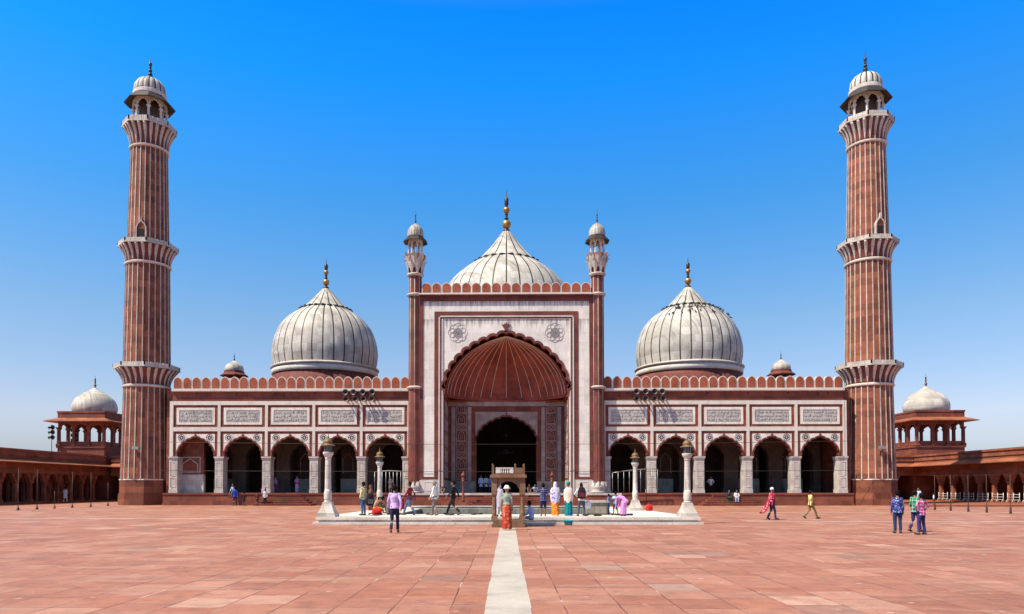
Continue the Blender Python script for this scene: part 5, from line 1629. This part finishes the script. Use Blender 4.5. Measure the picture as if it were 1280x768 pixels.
P = person
P('person in a white kurta and trousers walking by the left cloister', -44.9, 72.6, 0, 1.62, 0, 'stroll', c_white, c_white, hem=.55, dress=True)
P('person in a royal blue shirt and dark trousers before the left wing', -23.5, 61.8, 0, 1.62, 10, 'stroll', c_blue, c_navy)
P('person in a light blue shirt sitting on the left wing plinth edge', -24.15, 63.22, PT - .40, 1.62, 165, 'seat', c_ltblue, c_grey)
P('small child in dark clothes with a pale belt before the left wing', -22.7, 61.8, 0, 1.18, -10, 'hips', c_black, c_brown, shorts=True)
P('small child in a dark red top beside the youth before the left wing', -21.55, 61.8, 0, 1.22, 30, 'stroll', c_dkred, c_brown)
P('youth in a grey white top right of the children before the left wing', -20.9, 61.85, 0, 1.48, 170, 'stand', C('pale_grey_cotton', (0.45, 0.45, 0.48)), c_black)
P('person in a purple sari with pale scarf standing in the left wing middle arch', -21.2, 65.5, PT, 1.42, 160, 'front', c_purple, c_purple, skirt=True, shawl=(c_mauve, 'head', .5))
P('person in a mauve shawl carrying folded cloth beside a pier of the left wing', -19.25, 65.6, PT, 1.52, 200, 'front', c_purple, c_mauve, skirt=True, shawl=(C('dusky_mauve_voile', (0.30, 0.15, 0.32)), 'head', .4))
P('person in dark purple sitting on the floor of the left wing middle arch', -22.3, 65.6, PT, 1.5, 190, 'ground', c_purple, c_purple)
P('person in a pale yellow shirt and blue jeans on the left of the tank', -6.50, 32.4, .31, 1.50, 60, 'stand', c_yel, c_jean)
P('person in a dark printed sari standing by the far left lamp pillar', -7.35, 38.6, .31, 1.40, 100, 'stand', c_dkred, c_dkred, skirt=True, shawl=(C('brown_printed_voile', (0.12, 0.05, 0.03), 'print', (0.25, 0.12, 0.08), 9.0), 'head', .6))
P('person in a mustard yellow garment crouching on the left tank rim', -6.05, 33.2, .31, 1.45, -60, 'kneel', C('brown_mottled_cotton', (0.22, 0.12, 0.06), 'print', (0.10, 0.04, 0.04), 8.0), c_gold)
P('person in dark clothes sitting on the left tank rim beside the crouching one', -5.5, 33.2, .31, 1.5, -80, 'ground', c_grey, c_black)
P('second seated person in brown on the left tank rim nearest the lamp pillar', -6.35, 35.2, .31, 1.5, -120, 'ground', c_dkred, c_brown)
P('person in a lilac shirt and navy trousers walking on the paving before the tank', -3.88, 24.7, 0, 1.64, 0, 'stroll', c_lilac, c_navy, shoes=SANDAL, hem=.86)
P('person in a maroon shirt and blue jeans striding to the left along the tank', -4.38, 32.2, .31, 1.50, 78, 'walk', c_maroon, c_jean)
P('person in a white shirt and grey trousers walking on the tank rim', -3.25, 32.0, .31, 1.54, 75, 'stroll', c_white, c_grey, hair=GREYHAIR, skin=SKIN2, shoes=SANDAL)
P('person all in black striding left of the stone gateway', -2.42, 32.2, .31, 1.55, 80, 'walk', c_black, c_black, hem=.86)
P('person in white sun hat, sage shirt and orange red skirt on the path', -0.03, 26.4, 0, 1.60, 0, 'stand', c_green, c_redskirt, skirt=True, hat=('brim', c_hat), sleeve='short', hair=GREYHAIR, skin=SKIN2, hem=.98)
P('person in pale lilac clothes standing behind the stone gateway', -0.36, 30.9, .31, 1.40, -20, 'front', C('pale_lilac_cotton', (0.55, 0.50, 0.62)), c_white, shawl=(C('pale_lilac_voile', (0.50, 0.46, 0.58)), 'head', .9))
P('person in light blue clothes sitting at the right foot of the stone gateway', 0.98, 29.85, -.12, 1.5, 75, 'seat', c_ltblue, C('faded_blue_cotton', (0.20, 0.33, 0.46)))
P('barefoot boy in a navy checked shirt reaching out to the left', 1.52, 30.75, .31, 1.42, 5, 'reach', c_navycheck, c_darkjean, shorts=True, shoes=None, sleeve='short')
P('person in a violet printed veil and orange skirt facing the mosque', 2.1, 31.8, .31, 1.50, 0, 'stand', c_orange, c_orange, skirt=True, shawl=(c_violet, 'head', .78))
P('person in a peach shawl and teal skirt facing the mosque', 2.66, 31.5, .31, 1.48, 0, 'stand', c_teal, c_teal, skirt=True, shawl=(c_peach, 'plain', .72), hat=('cap', c_tealscarf))
P('person in a white shirt and dark jeans carrying a backpack', 3.22, 31.5, .31, 1.43, 0, 'hips', c_white, C('slate_denim', (0.07, 0.085, 0.13)))
P('boy in a turquoise shirt standing at the stone trough', 4.92, 32.9, .31, 1.05, 10, 'hips', c_cyan, c_navy, shorts=True, sleeve='short')
P('small child in blue half hidden beside the boy in turquoise', 4.68, 33.5, .31, .95, 60, 'stand', C('soft_blue_cotton', (0.08, 0.25, 0.48)), c_jean)
P('person in orchid pink bending down with a white scarf', 5.16, 32.4, .31, 1.34, 55, 'bend', c_pink, c_pink, skirt=True, hair=None, hat=('cap', c_white), hem=.75)
P('person in white sitting on the right wing staircase next to a dark bundle', 19.8, 62.55, .24, 1.5, 170, 'seat', c_white, c_ltblue)
P('person in dark green sitting on the right wing staircase', 19.1, 62.55, .24, 1.5, 190, 'seat', C('dark_green_cotton', (0.02, 0.06, 0.06)), c_black)
P('person in a white shirt standing in shade in the middle arch of the right wing', 18.55, 66.0, PT, 1.5, 170, 'hips', c_white, c_black)
P('person in a crimson printed sari and white cap walking to the right', 12.85, 35.2, 0, 1.53, -90, 'stroll', c_sari, c_indigo, hat=('cap', c_white), shawl=(c_sari, 'plain', .60), skirt=False, train=c_sari)
P('person in a lemon yellow shirt and khaki trousers striding to the right', 15.1, 36.1, 0, 1.42, -85, 'walk', c_lemon, c_khaki, sleeve='short')
P('person in a blue batik shirt and dark jeans standing at the right', 13.3, 24.75, 0, 1.45, -12, 'stand', c_bluepr, c_darkjean)
P('person in a green checked shirt half hidden behind the pink shirted child', 14.26, 25.4, 0, 1.46, -70, 'stroll', c_greencheck, c_indigo)
P('child in a pink checked shirt and indigo jeans with hands on hips', 13.68, 24.0, 0, 1.36, 20, 'hips', c_pinkcheck, c_indigo, sleeve='long')
P('person in a light blue shirt walking past the right minaret', 33.6, 59.3, 0, 1.55, 120, 'stroll', c_ltblue, c_black)
P('small child in a white top at the edge of the right colonnade', 36.0, 61.3, .13, .95, 60, 'stand', c_white, c_maroon)
for q, (x, y, top, bot, hh, lab) in enumerate((
        (-2.45, 66.2, c_ltblue, c_navy, 1.62, 'person in light blue on the left of the group inside the great arch'),
        (-2.0, 66.9, c_white, c_navy, 1.6, 'person in white in the middle of the group inside the great arch'),
        (-1.6, 66.3, C('steel_blue_cotton', (0.14, 0.22, 0.40)), c_navy, 1.58, 'person in steel blue on the right of the group inside the great arch'))):
    P(lab, x, y, PT, hh, 175 + q * 10, 'stand', top, bot, hem=.6, dress=True)
for q, (x, y, top, lab) in enumerate(((1.45, 66.3, c_cyan, 'person in turquoise sitting on the floor right of the great arch'), (2.0, 66.5, c_dkred, 'person in dark red sitting on the floor at the right of the great arch'), (2.5, 66.2, c_ltblue, 'person in light blue sitting by the right jamb of the great arch'))):
    P(lab, x, y, PT, 1.5, 170 + 10 * q, 'ground', top, c_grey)
P('person in black sitting by the left turret of the portal', -5.5, 62.7, PT, 1.55, 160, 'ground', c_black, c_grey)
P('person in grey standing inside the pipe fence of the left wing', -10.6, 65.0, PT, 1.55, 170, 'front', c_grey, c_grey, hem=.5, dress=True)

# things people carry or have put down
def bag(loc, rz, label, col, strap, kind, sz):
    root = empty(kind, loc, label, 'bag' if kind != 'backpack' else 'backpack', None, R(rz))
    w, d, h = sz
    mb = MB()
    rings = []
    for z, f in ((-.5, .78), (-.46, .95), (-.2, 1.05), (.15, 1.0), (.38, .82), (.48, .55), (.5, .3)):
        rings.append([Vector((w / 2 * f * (abs(math.cos(a)) ** .6) * (1 if math.cos(a) > 0 else -1), d / 2 * f * (abs(math.sin(a)) ** .6) * (1 if math.sin(a) > 0 else -1), z * h)) for a in [2 * PI * q / 20 for q in range(20)]])
    mb.loft(rings); mb.build('body', [col], root)
    mb = MB(); mb.tube([(-w * .1, 0, h * .45), (-w * .12, 0, h * .62), (w * .12, 0, h * .62), (w * .1, 0, h * .45)], .012, 6); mb.build('handle', [strap], root)
    mb = MB(); mb.box(-w * .32, w * .32, -d / 2 * 1.12, -d / 2 * .8, -h * .35, h * .02); mb.build('pocket', [strap], root)
    return root
bp = bag((3.22, 31.30, .31 + 1.02), 0, 'black and dark red backpack worn by the person in the white shirt', c_black, c_maroon, 'backpack', (.34, .20, .50))
for sx in (-1, 1):
    mb = MB(); mb.tube([(sx * .07, -.04, .22), (sx * .085, .10, .24), (sx * .10, .20, .14)], .022, 6); mb.build('strap', [c_maroon], bp)
sb = bag((-6.18, 32.30, .31 + .72), 30, 'large black shoulder bag at the side of the yellow shirted person', c_black, c_grey, 'shoulder_bag', (.34, .22, .56))
mb = MB(); mb.tube([(-.1, 0, .22), (-.22, .05, .5), (-.28, .08, .56)], .014, 6); mb.build('strap', [c_black], sb)
bag((-6.0, 33.0, .31 + .16), 10, 'bright red cloth bag on the left tank rim', c_red, c_red, 'cloth_bag', (.44, .26, .32))
bag((7.62, 38.9, .31 + .17), 20, 'bright red bag at the foot of the far right lamp pillar', c_red, c_red, 'cloth_bag', (.36, .24, .36))
bag((-3.62, 24.85, .98), 0, 'small red bag held by the person in the lilac shirt', c_red, c_red, 'hand_bag', (.10, .16, .34))
bag((3.5, 31.55, .31 + .5), 20, 'white carrier bag beside the person with the backpack', c_white, c_white, 'carrier_bag', (.28, .2, .34))
bk = empty('bucket', (2.52, 29.95, 0), 'small turquoise plastic tub on the paving by the tank step', 'bucket')
mb = MB(); mb.lathe([(.15, 0), (.20, .20), (.22, .20), (.21, .215), (.19, .20), (.14, .02)], 20); mb.build('body', [plain('turquoise_plastic', (0.03, 0.38, 0.55), 0.35)], bk)
mb = MB(); mb.tube([(.21 * math.cos(a), .21 * math.sin(a) * .4 - .1, .2 + .03 * math.sin(a)) for a in [PI * q / 8 for q in range(9)]], .008, 5); mb.build('handle', 'steel', bk)

# shoes left along the rim of the tank
sh0 = None
rg = random.Random(11)
spots = []
for i in range(9):
    spots.append((rg.uniform(-5.6, -1.2), rg.uniform(32.7, 33.5)))
for i in range(8):
    spots.append((rg.uniform(3.4, 6.6), rg.uniform(31.6, 33.0)))
for i, (x, y) in enumerate(spots):
    sd = 'left' if x < 0 else 'right'
    root = empty('pair_of_shoes', (x, y, .312), 'pair of dark shoes left on the %s half of the tank rim' % sd, 'shoes', 'shoes left on the %s tank rim' % sd, rg.uniform(0, 6.28))
    if sh0 is None:
        sh0 = []
        for s in (-1, 1):
            mb = MB(); mb.tube([(s * .07, -.11, .04), (s * .07, -.04, .045), (s * .075, .06, .035), (s * .07, .13, .025)], [.032, .04, .045, .028], 8)
            sh0.append(mb.build('shoe', [SHOE], root))
    else:
        for p in sh0:
            c = p.copy(); COL.objects.link(c); c.parent = root

# pigeons on the right dome
mbp = MB()
mbp.loft(stackrings([V3(0, -.20, .06), V3(0, -.10, .09), V3(0, 0, .13), V3(0, .08, .17), V3(0, .11, .23), V3(0, .13, .27), V3(0, .17, .26)], [(.02, .008), (.05, .03), (.075, .065), (.07, .06), (.035, .035), (.032, .034), (.006, .006)], 10))
for s in (-1, 1):
    mbp.tube([(s * .03, 0, .08), (s * .03, .01, 0)], .006, 4)
PIG = None
prof = [(5.27, 17.1), (4.78, 18.35), (3.95, 19.4), (2.85, 20.2)]
for i in range(46):
    t = rg.random() ** 0.6 * 1.75
    j = 2 if t > 1 else 1
    f = t - 1 if j == 2 else t
    f = min(max(f, 0), 1)
    if j == 1: f = .45 + f * .55
    r_ = prof[j][0] + (prof[j + 1][0] - prof[j][0]) * f; z_ = prof[j][1] + (prof[j + 1][1] - prof[j][1]) * f
    a = rg.uniform(-2.3, -0.35)
    r_, z_ = r_ * K1, 1.55 + (z_ - 1.55) * K1
    loc = (MX + 19.22 * K1 + (r_ + .03) * math.cos(a), 82 + (r_ + .03) * math.sin(a), z_ + .05)
    if PIG is None:
        PIG = mbp.build('pigeon', 'bird'); o = PIG
    else:
        o = PIG.copy(); COL.objects.link(o)
    o.location = loc; o.rotation_euler = (0, 0, rg.uniform(0, 6.28)); o.scale = (1.05,) * 3
    tag(o, 'dark pigeon perched high on the right white dome', 'pigeon', 'pigeons on the right dome')

# voxel-join the lofted bodies and garments into single skins
def finish():
    for o, vox, extra in PENDING:
        md = o.modifiers.new('join', 'REMESH'); md.mode = 'VOXEL'; md.voxel_size = vox; md.use_smooth_shade = True
        sm = o.modifiers.new('smooth', 'SMOOTH'); sm.factor = .5; sm.iterations = 2
    dg = bpy.context.evaluated_depsgraph_get()
    done = [(o, bpy.data.meshes.new_from_object(o.evaluated_get(dg)), extra) for o, vox, extra in PENDING]
    for o, me, extra in done:
        mats = [m for m in o.data.materials]
        o.modifiers.clear()
        old = o.data
        o.data = me
        me.name = o.name
        if len(me.materials) == 0:
            for m in mats: me.materials.append(m)
        bm = bmesh.new(); bm.from_mesh(me)
        if isinstance(extra, tuple):
            fing, eyes, lip, k = extra
            add = MB()
            for f in fing:
                add.tube(f, [.0095 * k, .0085 * k, .0065 * k], 6, 0)
            for e in eyes:
                add.ball(e, .012 * k, .009 * k, .008 * k, 8, 5, 1)
            add.ball(lip, .022 * k, .010 * k, .006 * k, 8, 5, 2)
            vs = [bm.verts.new(p) for p in add.v]
            for f, m, s in zip(add.f, add.m, add.s):
                try:
                    q = bm.faces.new([vs[i] for i in f]); q.material_index = m; q.smooth = s
                except ValueError:
                    pass
        else:
            bm.normal_update()
            for v in bm.verts:
                p = v.co
                d = noise.noise(Vector((p.x * 9, p.y * 9, p.z * 5 + o.name.__hash__() % 17)))
                d += .6 * noise.noise(Vector((p.x * 20, p.y * 20, p.z * 13)))
                v.co = p + v.normal * d * extra
        for f in bm.faces:
            f.smooth = True
        bm.to_mesh(me); bm.free()
        bpy.data.meshes.remove(old)
finish()
